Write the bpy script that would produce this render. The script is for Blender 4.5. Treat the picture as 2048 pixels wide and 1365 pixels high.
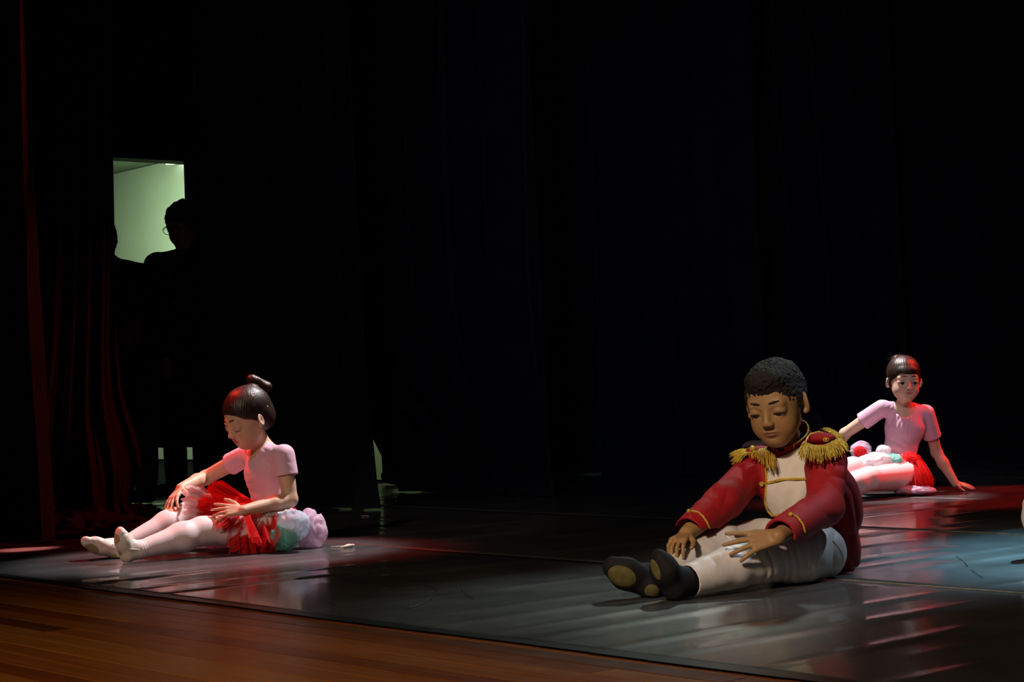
import bpy, math, random
import numpy as np
import openvdb as vdb
from mathutils import Vector, Matrix
from mathutils.bvhtree import BVHTree

random.seed(7)
RNG = np.random.RandomState(7)
for o in list(bpy.data.objects):
    bpy.data.objects.remove(o)
S = bpy.context.scene
COL = S.collection

# ------------------------------------------------------------------ camera
FPX, W0, H0 = 3700.0, 2048.0, 1365.0
CAMZ = 0.52
PITCH = math.atan(92.5 / FPX)
ROLL = -0.035
Rcam = Matrix.Rotation(math.pi / 2 + PITCH, 3, 'X') @ Matrix.Rotation(ROLL, 3, 'Z')
cam_d = bpy.data.cameras.new('camera')
cam_d.sensor_width = 36.0
cam_d.lens = 36.0 * FPX / W0
cam_d.clip_start = 0.05
cam_d.clip_end = 200
cam = bpy.data.objects.new('camera', cam_d)
COL.objects.link(cam)
cam.matrix_world = Matrix.Translation((0, 0, CAMZ)) @ Rcam.to_4x4()
S.camera = cam
cam_d.dof.use_dof = False
CP = np.array([0, 0, CAMZ])
RC = np.array(Rcam)

def ray(px, py):
    return RC @ np.array([(px - W0 / 2) / FPX, -(py - H0 / 2) / FPX, -1.0])

def P(px, py, d):
    return CP + ray(px, py) * d

def F(px, py, z=0.0):
    r = ray(px, py)
    return CP + r * ((z - CAMZ) / r[2])

def proj(p):
    q = RC.T @ (np.array(p) - CP)
    return (W0 / 2 + FPX * q[0] / -q[2], H0 / 2 - FPX * q[1] / -q[2], -q[2])

# ------------------------------------------------------------------ colour management, world
S.view_settings.view_transform = 'Standard'
S.view_settings.look = 'None'
S.view_settings.exposure = 0.0
S.view_settings.gamma = 1.0
S.view_settings.use_curve_mapping = False
wd = bpy.data.worlds.new('world')
S.world = wd
wd.use_nodes = True
wd.node_tree.nodes['Background'].inputs[0].default_value = (0.5, 0.55, 1.0, 1)
wd.node_tree.nodes['Background'].inputs[1].default_value = 0.004

# ------------------------------------------------------------------ stage lights
def spot(name, loc, tgt, energy, col, deg, blend=0.4, rad=0.08):
    l = bpy.data.lights.new(name, 'SPOT')
    l.energy = energy
    l.color = col
    l.spot_size = math.radians(deg)
    l.spot_blend = blend
    l.shadow_soft_size = rad
    o = bpy.data.objects.new(name, l)
    COL.objects.link(o)
    o.location = loc
    o.rotation_euler = (Vector(tgt) - Vector(loc)).to_track_quat('-Z', 'Y').to_euler()
    return o

def area(name, loc, tgt, energy, col, size, size_y=None):
    l = bpy.data.lights.new(name, 'AREA')
    l.energy = energy
    l.color = col
    l.size = size
    if size_y:
        l.shape = 'RECTANGLE'
        l.size_y = size_y
    o = bpy.data.objects.new(name, l)
    COL.objects.link(o)
    o.location = loc
    o.rotation_euler = (Vector(tgt) - Vector(loc)).to_track_quat('-Z', 'Y').to_euler()
    return o

WHITE = (1.0, 0.93, 0.95)
RED = (1.0, 0.03, 0.015)
WARM = (1.0, 0.72, 0.33)
CYAN = (0.45, 0.85, 1.0)
spot('spot_white_left', (1.2, 7.8, 4.6), (-0.95, 6.15, 0.1), 2200, WHITE, 13)
spot('spot_red_left', (-3.2, 7.1, 4.2), (-0.98, 6.2, 0.1), 1100, RED, 15)
spot('spot_white_back', (0.5, 8.5, 4.4), (1.5, 7.85, 0.1), 2300, WHITE, 11)
spot('spot_red_back', (4.0, 8.2, 3.4), (1.95, 7.7, 0.1), 1000, RED, 22)
spot('spot_pink_floor', (1.5, 8.0, 4.2), tuple(F(45, 1100)), 16000, (1.0, .25, .22), 2.2, 0.8, 0.02)
spot('spot_cyan', (3.1, 7.9, 3.6), (1.62, 5.25, 0.0), 1900, (0.35, 0.78, 1.0), 18, 1.0)
spot('spot_side_boy', (3.6, 6.6, 4.2), (0.75, 4.8, 0.1), 420, (0.70, 0.85, 1.0), 16)
spot('spot_green_floor', (1.4, 8.4, 2.9), (0.0, 4.15, 0.0), 190, (0.85, 1.0, 0.88), 17, 1.0)
spot('spot_red_drape', (2.6, 4.5, 4.4), (-1.75, 7.0, 0.45), 620, RED, 15, 0.8)
spot('spot_blue_wash', (-1.0, -1.5, 5.0), (1.1, 9.0, 1.3), 300, (0.5, 0.62, 1.0), 26, 1.0, 0.3)
spot('front_spot_boy', (-2.6, -1.0, 4.2), (0.68, 4.7, 0.25), 1050, (1.0, 0.80, 0.68), 12, 0.6, 0.15)
spot('front_spot_girl', (-3.6, -0.6, 4.2), (-0.9, 6.2, 0.3), 560, (1.0, 0.78, 0.62), 12, 0.6, 0.15)
spot('front_wood_wash', (-2.5, -1.5, 4.2), (-0.1, 3.6, 0.0), 900, (1.0, 0.70, 0.42), 34, 1.0, 0.3)
spot('front_spot_back_girl', (-0.5, -0.5, 4.4), (1.7, 8.0, 0.4), 620, (1.0, 0.85, 0.88), 7, 0.7, 0.15)

# ------------------------------------------------------------------ materials
def mat(name, col, rough=0.6, spec=0.4, metal=0.0, noise=0.0, nscale=30.0, bump=0.0, bscale=80.0, sheen=0.0,
        emis=None, attr=None, trans=0.0, stretch=(1, 1, 1)):
    m = bpy.data.materials.new(name)
    m.use_nodes = True
    nt = m.node_tree
    b = nt.nodes['Principled BSDF']
    b.inputs['Base Color'].default_value = (*col, 1)
    b.inputs['Roughness'].default_value = rough
    b.inputs['Specular IOR Level'].default_value = spec
    b.inputs['Metallic'].default_value = metal
    b.inputs['Sheen Weight'].default_value = sheen
    tc = nt.nodes.new('ShaderNodeTexCoord')
    mp = nt.nodes.new('ShaderNodeMapping')
    mp.inputs['Scale'].default_value = stretch
    nt.links.new(tc.outputs['Object'], mp.inputs[0])
    src = None
    if attr:
        a = nt.nodes.new('ShaderNodeAttribute')
        a.attribute_name = attr
        nt.links.new(a.outputs['Color'], b.inputs['Base Color'])
        src = a.outputs['Color']
    if noise > 0:
        n = nt.nodes.new('ShaderNodeTexNoise')
        n.inputs['Scale'].default_value = nscale
        n.inputs['Detail'].default_value = 4
        nt.links.new(mp.outputs[0], n.inputs['Vector'])
        r = nt.nodes.new('ShaderNodeMapRange')
        r.inputs['From Min'].default_value = 0.25
        r.inputs['From Max'].default_value = 0.75
        r.inputs['To Min'].default_value = 1 - noise
        r.inputs['To Max'].default_value = 1 + noise
        nt.links.new(n.outputs['Fac'], r.inputs['Value'])
        x = nt.nodes.new('ShaderNodeVectorMath')
        x.operation = 'SCALE'
        if src is not None:
            nt.links.new(src, x.inputs[0])
        else:
            x.inputs[0].default_value = col
        nt.links.new(r.outputs[0], x.inputs['Scale'])
        nt.links.new(x.outputs[0], b.inputs['Base Color'])
    if bump > 0:
        n2 = nt.nodes.new('ShaderNodeTexNoise')
        n2.inputs['Scale'].default_value = bscale
        n2.inputs['Detail'].default_value = 3
        nt.links.new(mp.outputs[0], n2.inputs['Vector'])
        bm_ = nt.nodes.new('ShaderNodeBump')
        bm_.inputs['Strength'].default_value = bump
        bm_.inputs['Distance'].default_value = 0.004
        nt.links.new(n2.outputs['Fac'], bm_.inputs['Height'])
        nt.links.new(bm_.outputs[0], b.inputs['Normal'])
    if emis:
        b.inputs['Emission Color'].default_value = (*emis[0], 1)
        b.inputs['Emission Strength'].default_value = emis[1]
    if trans > 0:
        out = nt.nodes['Material Output']
        tr = nt.nodes.new('ShaderNodeBsdfTransparent')
        tl = nt.nodes.new('ShaderNodeBsdfTranslucent')
        tl.inputs['Color'].default_value = (*col, 1)
        m1 = nt.nodes.new('ShaderNodeMixShader')
        m1.inputs[0].default_value = 0.35
        nt.links.new(b.outputs[0], m1.inputs[1])
        nt.links.new(tl.outputs[0], m1.inputs[2])
        m2 = nt.nodes.new('ShaderNodeMixShader')
        m2.inputs[0].default_value = trans
        nt.links.new(m1.outputs[0], m2.inputs[1])
        nt.links.new(tr.outputs[0], m2.inputs[2])
        nt.links.new(m2.outputs[0], out.inputs['Surface'])
    return m

M = {}
M['drape'] = mat('black_velour', (0.015, 0.016, 0.021), 0.95, 0.1, noise=0.3, nscale=6, bump=0.2, bscale=300, sheen=0.05)
M['drape_brown'] = mat('dark_brown_cloth', (0.020, 0.011, 0.011), 0.9, 0.1, noise=0.3, nscale=8, bump=0.3, bscale=200)
M['blackwall'] = mat('black_wall', (0.0015, 0.0015, 0.002), 0.9, 0.05, noise=0.2)
M['plaster'] = mat('pale_green_plaster', (0.60, 0.72, 0.55), 0.8, 0.2, noise=0.05, nscale=3)
M['ceilingmat'] = mat('corridor_ceiling', (0.45, 0.50, 0.42), 0.9, 0.1, noise=0.05)
M['frame'] = mat('door_frame', (0.05, 0.05, 0.045), 0.6, 0.3)
M['cfloor'] = mat('corridor_floor', (0.28, 0.28, 0.22), 0.5, 0.4, noise=0.2, nscale=5)
M['tube'] = mat('lamp_tube', (1, 1, 1), emis=((0.9, 1.0, 0.85), 3.0))
M['girlskin'] = mat('girl_skin', (0.6, 0.38, 0.27), 0.5, 0.35, attr='skin', noise=0.05, nscale=40)
M['leotard'] = mat('pink_leotard', (0.70, 0.42, 0.53), 0.6, 0.25, noise=0.04, nscale=30, bump=0.15, bscale=400, sheen=0.1)
M['leotard2'] = mat('lilac_pink_leotard', (0.62, 0.36, 0.47), 0.6, 0.25, noise=0.04, nscale=30, bump=0.15, bscale=400, sheen=0.1)
M['tights'] = mat('pale_pink_tights', (0.74, 0.58, 0.58), 0.55, 0.3, noise=0.03, bump=0.1, bscale=500)
M['slipper'] = mat('cream_slipper_leather', (0.66, 0.58, 0.50), 0.45, 0.4, noise=0.12, nscale=25, bump=0.3, bscale=60)
M['slipsole'] = mat('tan_suede_sole', (0.30, 0.26, 0.12), 0.8, 0.2, noise=0.2)
M['hairbrown'] = mat('brown_hair', (0.024, 0.011, 0.006), 0.42, 0.4, noise=0.5, nscale=60, bump=0.15, bscale=300)
M['hairblack'] = mat('black_hair', (0.010, 0.008, 0.006), 0.7, 0.3, noise=0.4, nscale=90, bump=1.0, bscale=220)
M['tred'] = mat('red_tulle', (0.75, 0.02, 0.02), 0.8, 0.1, trans=0.42)
M['tmint'] = mat('mint_tulle', (0.22, 0.62, 0.55), 0.8, 0.1, trans=0.40)
M['tpink'] = mat('pale_pink_tulle', (0.78, 0.58, 0.70), 0.8, 0.1, trans=0.42)
M['twhite'] = mat('white_tulle', (0.78, 0.80, 0.82), 0.8, 0.1, trans=0.45)
M['tblue'] = mat('pale_blue_tulle', (0.60, 0.70, 0.80), 0.8, 0.1, trans=0.45)
M['silver'] = mat('silver_sequins', (0.7, 0.75, 0.75), 0.25, 0.5, metal=0.9, bump=1.0, bscale=400)
M['jacket'] = mat('red_jacket_cloth', (0.30, 0.008, 0.012), 0.7, 0.25, noise=0.12, nscale=10, bump=0.15, bscale=500)
M['panel'] = mat('white_chest_panel', (0.62, 0.58, 0.50), 0.65, 0.25, noise=0.05, bump=0.1, bscale=400)
M['gold'] = mat('gold_braid', (0.72, 0.50, 0.06), 0.35, 0.5, metal=0.6, noise=0.4, nscale=500, bump=0.8, bscale=600)
M['pants'] = mat('white_satin_trousers', (0.58, 0.56, 0.54), 0.42, 0.4, noise=0.04, bump=0.1, bscale=500)
M['seam'] = mat('pale_seam_thread', (0.7, 0.68, 0.6), 0.5, 0.3)
M['blackshoe'] = mat('black_canvas_shoe', (0.006, 0.006, 0.007), 0.75, 0.2, bump=0.2, bscale=400)
M['shoesole'] = mat('olive_suede_sole', (0.085, 0.075, 0.025), 0.85, 0.15, noise=0.35, nscale=60)
M['boyskin'] = mat('boy_skin', (0.3, 0.16, 0.07), 0.5, 0.35, attr='skin', noise=0.05, nscale=40)
M['eyewhite'] = mat('eye', (0.4, 0.36, 0.3), 0.2, 0.5, attr='iris')
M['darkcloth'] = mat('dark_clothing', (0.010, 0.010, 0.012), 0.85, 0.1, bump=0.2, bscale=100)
M['darkcoat'] = mat('dark_olive_coat', (0.016, 0.014, 0.010), 0.85, 0.1, bump=0.2, bscale=100)
M['shirtdim'] = mat('grey_shirt', (0.08, 0.08, 0.07), 0.8, 0.1)
M['metal'] = mat('dark_wire', (0.02, 0.02, 0.02), 0.4, 0.5, metal=0.5)
M['glass'] = mat('glass_lens', (0.5, 0.5, 0.5), 0.1, 0.5, trans=0.9)
M['tape'] = mat('black_floor_tape', (0.008, 0.010, 0.010), 0.35, 0.4, noise=0.2, nscale=20)
M['seamtape'] = mat('worn_joint_line', (0.16, 0.15, 0.09), 0.6, 0.3, noise=0.5, nscale=40)
M['twig'] = mat('beige_straw', (0.7, 0.52, 0.42), 0.6, 0.3)
M['pinkcloth'] = mat('magenta_cloth', (0.25, 0.05, 0.14), 0.8, 0.1)

# ------------------------------------------------------------------ object helpers
def tag(o, label=None, cat=None, group=None, kind=None):
    if label: o['label'] = label
    if cat: o['category'] = cat
    if group: o['group'] = group
    if kind: o['kind'] = kind
    return o

def empty(name, loc, label, cat, group=None):
    o = bpy.data.objects.new(name, None)
    o.empty_display_size = 0.1
    COL.objects.link(o)
    o.location = loc
    bpy.context.view_layer.update()
    return tag(o, label, cat, group)

def mesh_obj(name, verts, faces, m, parent=None, smooth=True, colors=None, cname='skin'):
    me = bpy.data.meshes.new(name)
    verts = np.asarray(verts, dtype=np.float32)
    if isinstance(faces, np.ndarray) and faces.ndim == 2:
        n = len(faces)
        k = faces.shape[1]
        me.vertices.add(len(verts))
        me.vertices.foreach_set('co', verts.ravel())
        me.loops.add(n * k)
        me.loops.foreach_set('vertex_index', faces.astype(np.int32).ravel())
        me.polygons.add(n)
        me.polygons.foreach_set('loop_start', np.arange(0, n * k, k, dtype=np.int32))
        me.update(calc_edges=True)
    else:
        me.from_pydata([tuple(map(float, v)) for v in verts], [], [tuple(map(int, f)) for f in faces])
        me.update()
    if smooth:
        me.polygons.foreach_set('use_smooth', np.ones(len(me.polygons), dtype=bool))
    if colors is not None:
        ca = me.color_attributes.new(cname, 'FLOAT_COLOR', 'POINT')
        c4 = np.ones((len(verts), 4), dtype=np.float32)
        c4[:, :3] = colors
        ca.data.foreach_set('color', c4.ravel())
    me.materials.append(m)
    o = bpy.data.objects.new(name, me)
    COL.objects.link(o)
    if parent is not None:
        o.parent = parent
        o.matrix_parent_inverse = parent.matrix_world.inverted()
    return o

class MB:
    """collects simple shapes into one mesh"""
    def __init__(self):
        self.v = []
        self.f = []

    def add(self, v, f):
        b = len(self.v)
        self.v += [tuple(x) for x in v]
        self.f += [tuple(i + b for i in q) for q in f]

    def box(self, c, sx, sy, sz, ax=None):
        """box centre c, half sizes; ax = 3 axis vectors"""
        ax = ax or [np.array([1, 0, 0]), np.array([0, 1, 0]), np.array([0, 0, 1])]
        c = np.array(c)
        v = [c + ax[0] * sx * i + ax[1] * sy * j + ax[2] * sz * k for k in (-1, 1) for j in (-1, 1) for i in (-1, 1)]
        self.add(v, [(0, 2, 3, 1), (4, 5, 7, 6), (0, 1, 5, 4), (2, 6, 7, 3), (0, 4, 6, 2), (1, 3, 7, 5)])

    def tube(self, pts, r, n=8, cap=True):
        pts = [np.array(p, float) for p in pts]
        rs = r if hasattr(r, '__len__') else [r] * len(pts)
        prev = None
        rings = []
        b = len(self.v)
        for i, p in enumerate(pts):
            t = pts[min(i + 1, len(pts) - 1)] - pts[max(i - 1, 0)]
            t = t / (np.linalg.norm(t) + 1e-9)
            u = np.cross(t, [0, 0, 1]) if prev is None else prev - t * np.dot(prev, t)
            if np.linalg.norm(u) < 1e-3:
                u = np.cross(t, [1, 0, 0])
            u = u / np.linalg.norm(u)
            prev = u
            w = np.cross(t, u)
            for k in range(n):
                a = 2 * math.pi * k / n
                self.v.append(tuple(p + (u * math.cos(a) + w * math.sin(a)) * rs[i]))
        for i in range(len(pts) - 1):
            for k in range(n):
                k2 = (k + 1) % n
                self.f.append((b + i * n + k, b + i * n + k2, b + (i + 1) * n + k2, b + (i + 1) * n + k))
        if cap:
            self.f.append(tuple(b + k for k in reversed(range(n))))
            self.f.append(tuple(b + (len(pts) - 1) * n + k for k in range(n)))

    def ball(self, c, r, n=10, m=7, ax=None):
        c = np.array(c, float)
        r = np.array(r if hasattr(r, '__len__') else [r] * 3)
        ax = np.eye(3) if ax is None else np.array(ax)
        v = []
        for i in range(m + 1):
            th = math.pi * i / m
            for k in range(n):
                a = 2 * math.pi * k / n
                q = np.array([math.sin(th) * math.cos(a), math.sin(th) * math.sin(a), math.cos(th)]) * r
                v.append(c + ax.T @ q)
        f = []
        for i in range(m):
            for k in range(n):
                k2 = (k + 1) % n
                f.append((i * n + k, (i + 1) * n + k, (i + 1) * n + k2, i * n + k2))
        self.add(v, f)

    def build(self, name, m, parent=None, smooth=True):
        return mesh_obj(name, self.v, self.f, m, parent, smooth)

# ------------------------------------------------------------------ value noise
LAT = RNG.rand(32, 32, 32).astype(np.float32)
def vnoise(p, scale=1.0, seed=0):
    q = np.asarray(p, dtype=np.float64) * scale + seed * 7.31
    i = np.floor(q).astype(int)
    f = q - i
    f = f * f * (3 - 2 * f)
    r = 0
    for dx in (0, 1):
        for dy in (0, 1):
            for dz in (0, 1):
                w = (f[:, 0] if dx else 1 - f[:, 0]) * (f[:, 1] if dy else 1 - f[:, 1]) * (f[:, 2] if dz else 1 - f[:, 2])
                r = r + w * LAT[(i[:, 0] + dx) % 32, (i[:, 1] + dy) % 32, (i[:, 2] + dz) % 32]
    return r * 2 - 1

# ------------------------------------------------------------------ signed distance volumes
def unit(v):
    v = np.array(v, float)
    return v / np.linalg.norm(v)

def ell(c, r, R=None):
    c = np.array(c, float)
    r = np.array(r, float)
    R = np.eye(3) if R is None else np.array(R)      # rows = local axes
    def f(X, Y, Z):
        x, y, z = X - c[0], Y - c[1], Z - c[2]
        a = (R[0, 0] * x + R[0, 1] * y + R[0, 2] * z)
        b = (R[1, 0] * x + R[1, 1] * y + R[1, 2] * z)
        d = (R[2, 0] * x + R[2, 1] * y + R[2, 2] * z)
        k0 = np.sqrt((a / r[0]) ** 2 + (b / r[1]) ** 2 + (d / r[2]) ** 2) + 1e-6
        k1 = np.sqrt((a / r[0] ** 2) ** 2 + (b / r[1] ** 2) ** 2 + (d / r[2] ** 2) ** 2) + 1e-6
        return k0 * (k0 - 1) / k1
    m = max(r)
    return f, c - m, c + m

def cone(a, b, ra, rb, flat=None, k=1.0):
    """tapered rounded limb; flat = direction squashed by factor k (<1 thinner)"""
    a = np.array(a, float)
    b = np.array(b, float)
    ab = b - a
    L2 = float(ab @ ab) + 1e-12
    n = None if flat is None else unit(flat)
    def f(X, Y, Z):
        x, y, z = X - a[0], Y - a[1], Z - a[2]
        t = np.clip((x * ab[0] + y * ab[1] + z * ab[2]) / L2, 0, 1)
        x = x - t * ab[0]
        y = y - t * ab[1]
        z = z - t * ab[2]
        if n is not None:
            s = (x * n[0] + y * n[1] + z * n[2]) * (1 / k - 1)
            x = x + s * n[0]
            y = y + s * n[1]
            z = z + s * n[2]
            return (np.sqrt(x * x + y * y + z * z) - (ra + (rb - ra) * t)) * (0.5 + 0.5 * k)
        return np.sqrt(x * x + y * y + z * z) - (ra + (rb - ra) * t)
    r = max(ra, rb)
    return f, np.minimum(a, b) - r, np.maximum(a, b) + r

class Vol:
    def __init__(self, h=0.003):
        self.h = h
        self.ops = []

    def add(self, prim, k=0.012):
        self.ops.append(('u', prim, k))
        return self

    def sub(self, prim, k=0.004):
        self.ops.append(('s', prim, k))
        return self

    def cut(self, p, n):
        """remove the side the normal points to"""
        self.ops.append(('c', (np.array(p, float), unit(n)), 0))
        return self

    def build(self, inflate=0.0):
        lo = np.min([o[1][1] for o in self.ops if o[0] == 'u'], axis=0) - 0.02 - inflate
        hi = np.max([o[1][2] for o in self.ops if o[0] == 'u'], axis=0) + 0.02 + inflate
        h = self.h
        n = np.ceil((hi - lo) / h).astype(int) + 1
        D = np.full(n, 0.03, dtype=np.float32)
        ax = [(lo[i] + np.arange(n[i]) * h).astype(np.float32) for i in range(3)]
        for op, prim, k in self.ops:
            if op == 'c':
                p, nn = prim
                pl = (ax[0][:, None, None] - p[0]) * nn[0] + (ax[1][None, :, None] - p[1]) * nn[1] + (ax[2][None, None, :] - p[2]) * nn[2]
                D = np.maximum(D, pl.astype(np.float32))
                continue
            f, plo, phi = prim
            mg = k + 0.02 + inflate
            i0 = np.clip(np.floor((plo - mg - lo) / h).astype(int), 0, n)
            i1 = np.clip(np.ceil((phi + mg - lo) / h).astype(int) + 1, 0, n)
            if np.any(i1 <= i0):
                continue
            sl = tuple(slice(i0[i], i1[i]) for i in range(3))
            X = ax[0][sl[0]][:, None, None]
            Y = ax[1][sl[1]][None, :, None]
            Z = ax[2][sl[2]][None, None, :]
            d = f(X, Y, Z).astype(np.float32) - (inflate if op == 'u' else 0)
            c = D[sl]
            if op == 'u':
                hh = np.clip(k - np.abs(c - d), 0, None) / k
                D[sl] = np.minimum(c, d) - hh * hh * k * 0.25
            else:
                d = -d
                hh = np.clip(k - np.abs(c - d), 0, None) / k
                D[sl] = np.maximum(c, d) + hh * hh * k * 0.25
        g = vdb.FloatGrid(background=0.03)
        g.copyFromArray(D)
        pts, quads = g.convertToQuads(isovalue=0.0)
        pts = pts * h + lo
        return pts.astype(np.float64), quads[:, ::-1].astype(np.int64)

def normals(v, f):
    a = v[f[:, 2]] - v[f[:, 0]]
    b = v[f[:, 3 if f.shape[1] == 4 else 1]] - v[f[:, 1]] if f.shape[1] == 4 else v[f[:, 1]] - v[f[:, 0]]
    n = np.cross(a, b)
    N = np.zeros_like(v)
    for k in range(f.shape[1]):
        np.add.at(N, f[:, k], n)
    return N / (np.linalg.norm(N, axis=1, keepdims=True) + 1e-12)

def relax(v, f, it=2, w=0.5):
    for _ in range(it):
        s = np.zeros_like(v)
        c = np.zeros(len(v))
        for k in range(4):
            a, b = f[:, k], f[:, (k + 1) % 4]
            for j in range(3):
                s[:, j] += np.bincount(a, v[b, j], len(v)) + np.bincount(b, v[a, j], len(v))
            c += np.bincount(a, minlength=len(v)) + np.bincount(b, minlength=len(v))
        v = v * (1 - w) + w * s / c[:, None]
    return v

def vol_obj(name, vol, m, parent, disp=None, it=2, inflate=0.0, colorf=None):
    v, f = vol.build(inflate)
    v = relax(v, f, it)
    if disp is not None:
        N = normals(v, f)
        v = v + N * disp(v)[:, None]
    v[:, 2] = np.maximum(v[:, 2], 0.0035)
    c = colorf(v) if colorf else None
    return mesh_obj(name, v, f, m, parent, True, c)

def frame(facing, up=(0, 0, 1)):
    f = unit(facing)
    l = unit(np.cross(up, f))        # the person's left
    u = np.cross(f, l)
    return l, f, u

# ------------------------------------------------------------------ head
def head_frame(yaw_vec, pitch, roll):
    """rows: person's left(x), front(y), up(z)"""
    l, f, u = frame((yaw_vec[0], yaw_vec[1], 0))
    Rm = Matrix.Rotation(roll, 3, Vector(f)) @ Matrix.Rotation(pitch, 3, Vector(l))
    Rm = np.array(Rm)
    return np.array([Rm @ l, Rm @ f, Rm @ u])

def zmap(z):
    return -.45 + (z + .45) * .867 if z <= 0 else -.06 + z * 1.2

def zinv(z):
    return np.where(z <= -.06, (z + .45) / .867 - .45, (z + .06) / 1.2)

def add_head(vol, C, s, R, open_=0.05, gaze=-0.02, child=False, tuck=0.0):
    def L(x, y, z):
        if child and z < .3 and (y > .1 or abs(x) > .3):
            z = zmap(z)
        return C + s * (R[0] * x + R[1] * y + R[2] * z)
    def E(x, y, z, a, b, c, k=0.05, sub=False, rot=None):
        RR = R if rot is None else rot
        (vol.sub if sub else vol.add)(ell(L(x, y, z), np.array([a, b, c]) * s, RR), k * s)
    E(0, -.055, .13, .355, .412, .37)
    E(0, .12, -.10, .275, .265, .35, .12)
    E(0, .23, -.37, .12, .12, .10, .12)
    E(.13, .20, -.20, .14, .15, .16, .10)
    E(-.13, .20, -.20, .14, .15, .16, .10)
    # jaw back to the neck
    vol.add(cone(L(.19, .0, -.24), L(.06, .22, -.38), .08 * s, .07 * s), .08 * s)
    vol.add(cone(L(-.19, .0, -.24), L(-.06, .22, -.38), .08 * s, .07 * s), .08 * s)
    vol.add(cone(L(-.17, .305, .085), L(.17, .305, .085), .055 * s, .055 * s), .06 * s)
    for e in (-1, 1):
        E(e * .145, .425, .0, .085, .075, .058, .05, True)
    vol.add(cone(L(0, .36, .03), L(0, .432, -.112), .026 * s, .042 * s), .05 * s)
    for e in (-1, 1):
        E(e * .042, .415, -.13, .035, .04, .03, .03)
        E(e * .026, .44, -.165, .012, .014, .012, .012, True)
    # lids around the eyeball
    for e in (-1, 1):
        c = L(e * .145, .292, .0)
        fr, lo, hi = ell(c, np.array([.0935] * 3) * s, R)
        zc = gaze - 0.012
        def lid(X, Y, Z, fr=fr, c=c, e=e):
            z = ((X - c[0]) * R[2, 0] + (Y - c[1]) * R[2, 1] + (Z - c[2]) * R[2, 2]) / s
            x = ((X - c[0]) * R[0, 0] + (Y - c[1]) * R[0, 1] + (Z - c[2]) * R[0, 2]) / s
            hw = open_ * 0.5 * np.clip(1 - (x / 0.085) ** 2, 0, 1)
            slab = (hw - np.abs(z - zc)) * s
            return np.maximum(fr(X, Y, Z), slab)
        vol.add((lid, lo, hi), .012 * s)
    # mouth
    E(0, .355, -.240, .092, .045, .019, .03)
    E(0, .350, -.282, .075, .045, .022, .03)
    E(0, .410, -.262, .100, .03, .006, .01, True)
    E(0, .40, -.325, .06, .03, .012, .04, True)
    # ears
    for e in (-1, 1):
        ea = unit(R[0] * e * .75 - R[1] * .55)
        RR = np.array([ea, unit(np.cross(R[2], ea)), R[2]])
        tk = tuck if e < 0 else 0
        E(e * (.375 - tk), -.03, -.03, .035, .085 * (.88 if child else 1), .125 * (.85 if child else 1), .03, rot=RR)
        cc = L(e * (.40 - tk), -.02, -.01)
        vol.sub(ell(cc + ea * .012 * s, np.array([.022, .05, .085]) * s, RR), .02 * s)
        E(e * .36, .01, -.13, .03, .035, .035, .03)
    return L

def skin_color(C, s, R, base, lip, blush, child=False):
    base, lip, blush = map(np.array, (base, lip, blush))
    def f(v):
        q = (v - C) / s
        x, y, z = q @ R[0], q @ R[1], q @ R[2]
        if child:
            z = zinv(z)
        c = np.tile(base, (len(v), 1))
        def mix(c, col, w):
            return c * (1 - w[:, None]) + col * w[:, None]
        bl = np.exp(-((np.abs(x) - .17) ** 2 / .006 + (z + .16) ** 2 / .006)) * (y > .1) * .5
        c = mix(c, blush, bl)
        lp = np.clip(1.4 - ((x / .095) ** 2 + ((z + .262) / .036) ** 2), 0, 1) * (y > .30)
        c = mix(c, lip, lp)
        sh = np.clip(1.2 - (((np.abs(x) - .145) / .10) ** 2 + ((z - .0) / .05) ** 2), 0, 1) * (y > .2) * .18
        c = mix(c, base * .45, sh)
        return c
    return f

def face_parts(par, L, C, s, R, hairm, gaze=-0.02, brow=0.014, open_=.05, gaze_l=-.02):
    for e in (-1, 1):
        mb = MB()
        mb.ball(L(e * .145, .292, 0), .086 * s, 20, 14, ax=R)
        v = np.array(mb.v)
        q = (v - L(e * .145, .292, 0)) / (.086 * s)
        g = unit(np.array([0.0, 1.0, gaze * 6]))
        dd = q @ (R[0] * g[0] + R[1] * g[1] + R[2] * g[2])
        c = np.where(dd[:, None] > .86, np.array([[.02, .012, .008]]), np.array([[.38, .34, .30]]))
        mesh_obj('eye', v, mb.f, M['eyewhite'], par, True, c, 'iris')
        lm = MB()
        ec = L(e * .145, .292, 0)
        lp = []
        for k in range(9):
            x = -.078 + .156 * k / 8
            z = gaze_l - .012 + open_ * .5 * max(0, 1 - (x / .085) ** 2)
            y = math.sqrt(max(.0955 ** 2 - x * x - z * z, 1e-6))
            lp.append(ec + s * (R[0] * x + R[1] * y + R[2] * z))
        lm.tube(lp, .0045 * s, 5)
        lm.build('eyelashes', M['hairblack'], par)
        b = MB()
        pts = [L(e * x, y, z) for x, y, z in ((.055, .372, .112), (.11, .374, .128), (.175, .345, .128), (.215, .308, .112))]
        b.tube(pts, [brow * s * .9, brow * s * 1.25, brow * s, brow * s * .4], 8)
        b.build('eyebrow', hairm, par)

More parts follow.
